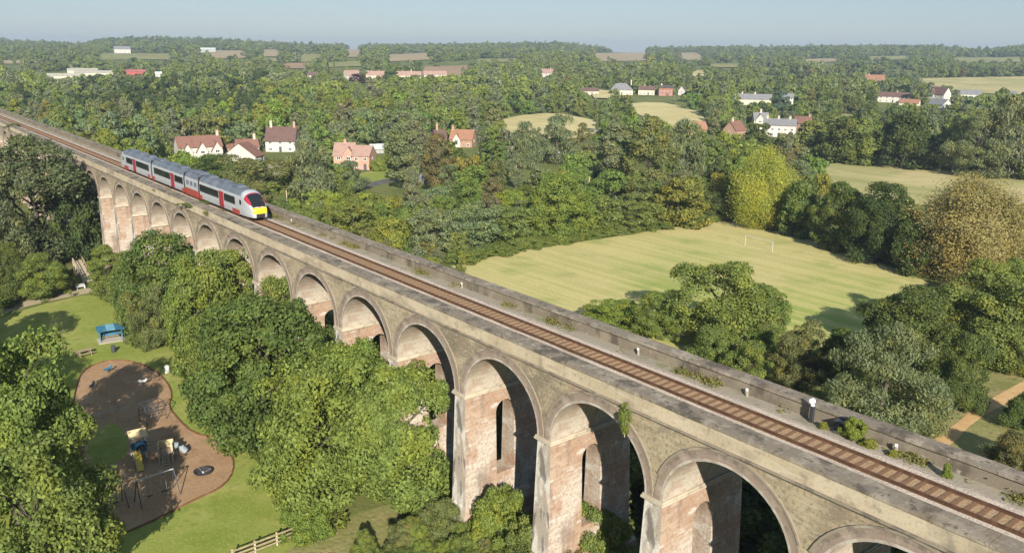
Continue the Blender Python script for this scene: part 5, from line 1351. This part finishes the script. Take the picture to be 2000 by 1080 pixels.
# cars
def car(px,py,turn,mt,label):
    p,rz=face(px,py,turn); p=Vector((p.x,p.y,float(H(p.x,p.y))+0.02)); t=thing('parked_car',label,'car',p,rz)
    m=MB(); m.prism([(-2.1,0.3),(2.1,0.3),(2.15,0.62),(1.9,0.8),(0.95,0.9),(-1.7,0.92),(-2.12,0.75)],-0.85,0.85,'y'); m.prism([(0.95,0.9),(0.35,1.42),(-1.2,1.45),(-1.75,0.92)],-0.72,0.72,'y'); m.build('body',MT[mt],t)
    for s in (-1,1):
        m=MB(); m.prism([(0.8,0.95),(0.3,1.36),(-1.15,1.38),(-1.55,0.97)],s*0.725-.006,s*0.725+.006,'y'); m.build('side_window',MT['tglass'],t)
    m=MB(); m.add([(0.98,-.66,0.93),(0.98,.66,0.93),(0.40,.62,1.40),(0.40,-.62,1.40)],[(0,1,2,3)]); m.build('windscreen',MT['tglass'],t)
    for x in (-1.3,1.3):
        for s in (-1,1):
            m=MB(); m.tube([(x,s*0.72,0.32),(x,s*0.88,0.32)],0.32,14); m.build('wheel',MT['rubber'],t)
car(1095,301,20,'whitep','white car parked on the lane in a gap between the trees')
car(1052,309,-10,'galv','pale silver car on the lane left of the white car')
# trackside markers on the far side of the deck
MT['signwhite']=layered('marker_white',(0.82,0.82,0.80),(),0.6,0.3)
def deck_at(px,py,y,z):
    d=ray(px,py); tt=(y-CAM.y)/d.y; return (CAM+d*tt).x
mg='small white trackside marker posts along the far parapet'
for i,(px,py,lb) in enumerate([(902,543,'small white marker against the far parapet, furthest from the bottom right'),(1247,681,'small white marker against the far parapet opposite the big round tree'),(1460,761,'small white marker at the parapet foot below the low bushes'),(1752,868,'small white marker post at the parapet foot near the bottom right'),(569,420,'tiny white marker on the far parapet just ahead of the train')]):
    x=deck_at(px,py,-6.9,18.5); t=thing('trackside_marker',lb,'marker',(x,-6.9,18.40),0,mg)
    m=MB(); m.box(-.05,.05,-.05,.05,0,0.55); m.build('post',MT['palebark'],t)
    m=MB(); m.box(-.075,.075,.052,.075,0.4,0.58); m.build('plate',MT['signwhite'],t)
x=deck_at(1585,815,-6.75,18.5); t=thing('signal_post','dark lineside post with a white round head beside the far parapet','lineside post',(x,-6.75,18.40),0)
m=MB(); m.box(-.11,.11,-.11,.11,0,1.0); m.build('post',MT['rubber'],t)
m=MB(); m.tube([(0,0,1.05),(0,0,1.14)],0.12,8); m.tube([(0,0.16,1.38),(0,0.02,1.38)],0.17,16); m.build('head',MT['signwhite'],t)
x=deck_at(1648,815,-6.9,18.5); t=thing('shadow_gap_box','dark lineside equipment box against the far parapet','equipment box',(x,-6.8,18.40),0)  # added dark solid, stands in for the shadowed gap at the parapet
m=MB(); m.box(-.35,.35,-.2,.2,0.1,0.7); m.build('gap_block',MT['rubber'],t)
m=MB(); m.box(-.4,.4,-.25,.25,0.7,0.76); m.build('lid',MT['darkmetal'],t)
m=MB(); m.box(-.4,.4,-.2,.2,0,0.1); m.build('plinth',MT['concrete'],t)
# plants that grow on the viaduct
def weed(px,py,y,z,h,r,tn,label,kind='shrub',lod='low',group=None,var=0):
    x=deck_at(px,py,y,z); return place_tree(kind,(x,y,z),h,r,TINT[tn],label,group,lod,var)
weed(1668,838,-6.6,18.40,1.3,0.6,'bright','leafy bush growing against the far parapet by the equipment box',lod='mid')
weed(1700,855,-6.4,18.40,0.45,0.45,'gold','dry yellow tuft right of the leafy parapet bush')
weed(1850,915,-6.3,18.40,0.8,0.25,'lime','upright yellow-green weed at the parapet foot on the right')
weed(1330,725,-6.6,18.40,0.3,0.35,'olive','small weed tuft at the parapet foot opposite the big round tree')
weed(1610,815,-6.5,18.40,0.4,0.3,'gold','dry weed tuft beside the lineside post')
weed(1745,880,-6.4,18.40,0.35,0.3,'gold','dry weed tuft beside the marker near the bottom right')
r_=np.random.default_rng(5); n=9000; X=r_.uniform(-24,140,n*4); dens=np.sin(X*0.9)+np.sin(X*0.37+1)+np.sin(X*2.3)*0.6+r_.normal(size=n*4)*0.5
X=X[dens>1.25][:n]; n=len(X); Yw=-7.12+np.abs(r_.normal(size=n))*0.42; Zw=18.42+r_.random(n)**2*0.38*np.exp(-(Yw+7.1))
nr=r_.normal(size=(n,3))+np.array([0,0.6,1.0]); nr/=np.linalg.norm(nr,axis=1)[:,None]; a=np.cross(nr,r_.normal(size=(n,3))); a/=np.linalg.norm(a,axis=1)[:,None]; b=np.cross(nr,a)
q=np.stack([X,Yw,Zw],1); s_=r_.uniform(0.04,0.12,n)[:,None]
wm=np_mesh('weeds',np.stack([q-a*s_,q-b*s_*.5,q+a*s_,q+b*s_*.5],1).reshape(-1,3),np.arange(n*4).reshape(-1,4),r_.random(n),MT['leaf'])
o=bpy.data.objects.new('weeds',wm); COL.objects.link(o); o.color=(0.19,0.19,0.06,1); tag(o,'low weeds straggling along the foot of the far parapet','weeds',kind='stuff')
weed(380,380,-0.9,18.78,0.5,1.9,'lime','yellow-green flowering weeds on the near ledge below the front carriage',lod='mid')
weed(415,397,-0.9,18.78,0.4,1.5,'gold','yellow weeds continuing right of the flowering weeds')
weed(310,338,-0.9,18.78,0.45,1.3,'bright','green weeds on the near ledge below the middle carriage')
weed(25,242,-0.9,18.78,1.0,2.0,'olive','bushy weeds on the near ledge at the far left')
x=deck_at(1222,822,0.1,16.6)
place_tree('sparse',(x,0.14,16.2),2.3,0.6,TINT['fresh'],'leafy sapling sprouting from the viaduct wall above an arch',None,'mid',3)
# ------------------------------------------------------------------ light, sky, air
EL=24.5; SD=Vector((-0.862,0.506,0)).normalized()     # towards the sun, on plan
sv=Vector((SD.x*math.cos(R(EL)),SD.y*math.cos(R(EL)),math.sin(R(EL))))
sun=bpy.data.lights.new('sun','SUN'); so=bpy.data.objects.new('sun',sun); COL.objects.link(so)
so.rotation_euler=sv.to_track_quat('Z','Y').to_euler(); so.location=(0,0,300)
sun.energy=5.0; sun.angle=R(0.5); sun.color=(1.0,0.93,0.81)
w=bpy.data.worlds.new('World'); scene.world=w; w.use_nodes=True; nt=w.node_tree
bg=nt.nodes['Background']; sky=nt.nodes.new('ShaderNodeTexSky'); sky.sky_type='NISHITA'; sky.sun_disc=False
sky.sun_elevation=R(EL); sky.sun_rotation=math.atan2(SD.x,SD.y); sky.altitude=60; sky.air_density=1.0; sky.dust_density=0.25; sky.ozone_density=1.6
tm_=nt.nodes.new('ShaderNodeVectorMath'); tm_.operation='MULTIPLY'; tm_.inputs[1].default_value=(0.93,0.98,1.15); nt.links.new(sky.outputs[0],tm_.inputs[0]); mx=nt.nodes.new('ShaderNodeMix'); mx.data_type='RGBA'; mx.inputs[0].default_value=0.5; nt.links.new(tm_.outputs[0],mx.inputs[6]); mx.inputs[7].default_value=(4.1,5.5,6.8,1); nt.links.new(mx.outputs[2],bg.inputs[0]); bg.inputs[1].default_value=0.050
HAZE=True
if HAZE:
    m,nt,out=nodes('haze_air'); v=N(nt,'ShaderNodeVolumePrincipled'); v.inputs['Color'].default_value=(0.66,0.82,1.0,1); v.inputs['Density'].default_value=0.00018; v.inputs['Anisotropy'].default_value=0.2
    nt.links.new(v.outputs[0],out.inputs['Volume'])
    zmax=62; mb=MB(); us=5600
    o=[(CAM.x+_fw[0]*a+_rt[0]*b, CAM.y+_fw[1]*a+_rt[1]*b) for a,b in ((-300,-5800),(-300,5800),(5600,5800),(5600,-5800))]
    mb.add([(x,y,-9) for x,y in o]+[(x,y,90) for x,y in o],[(0,1,2,3),(4,5,6,7),(0,1,5,4),(1,2,6,5),(2,3,7,6),(3,0,4,7)])
    h=mb.build('haze',m); tag(h,'thin pale haze over the valley','haze',kind='stuff')
scene.view_settings.view_transform='Standard'; scene.view_settings.look='None'; scene.view_settings.gamma=1; scene.view_settings.exposure=0.85
scene.render.engine='CYCLES'
cy=scene.cycles; cy.max_bounces=6; cy.diffuse_bounces=1; cy.glossy_bounces=2; cy.transmission_bounces=3; cy.transparent_max_bounces=6; cy.volume_bounces=0
cy.use_denoising=True; cy.use_adaptive_sampling=True; cy.adaptive_threshold=0.02; cy.caustics_reflective=False; cy.caustics_refractive=False
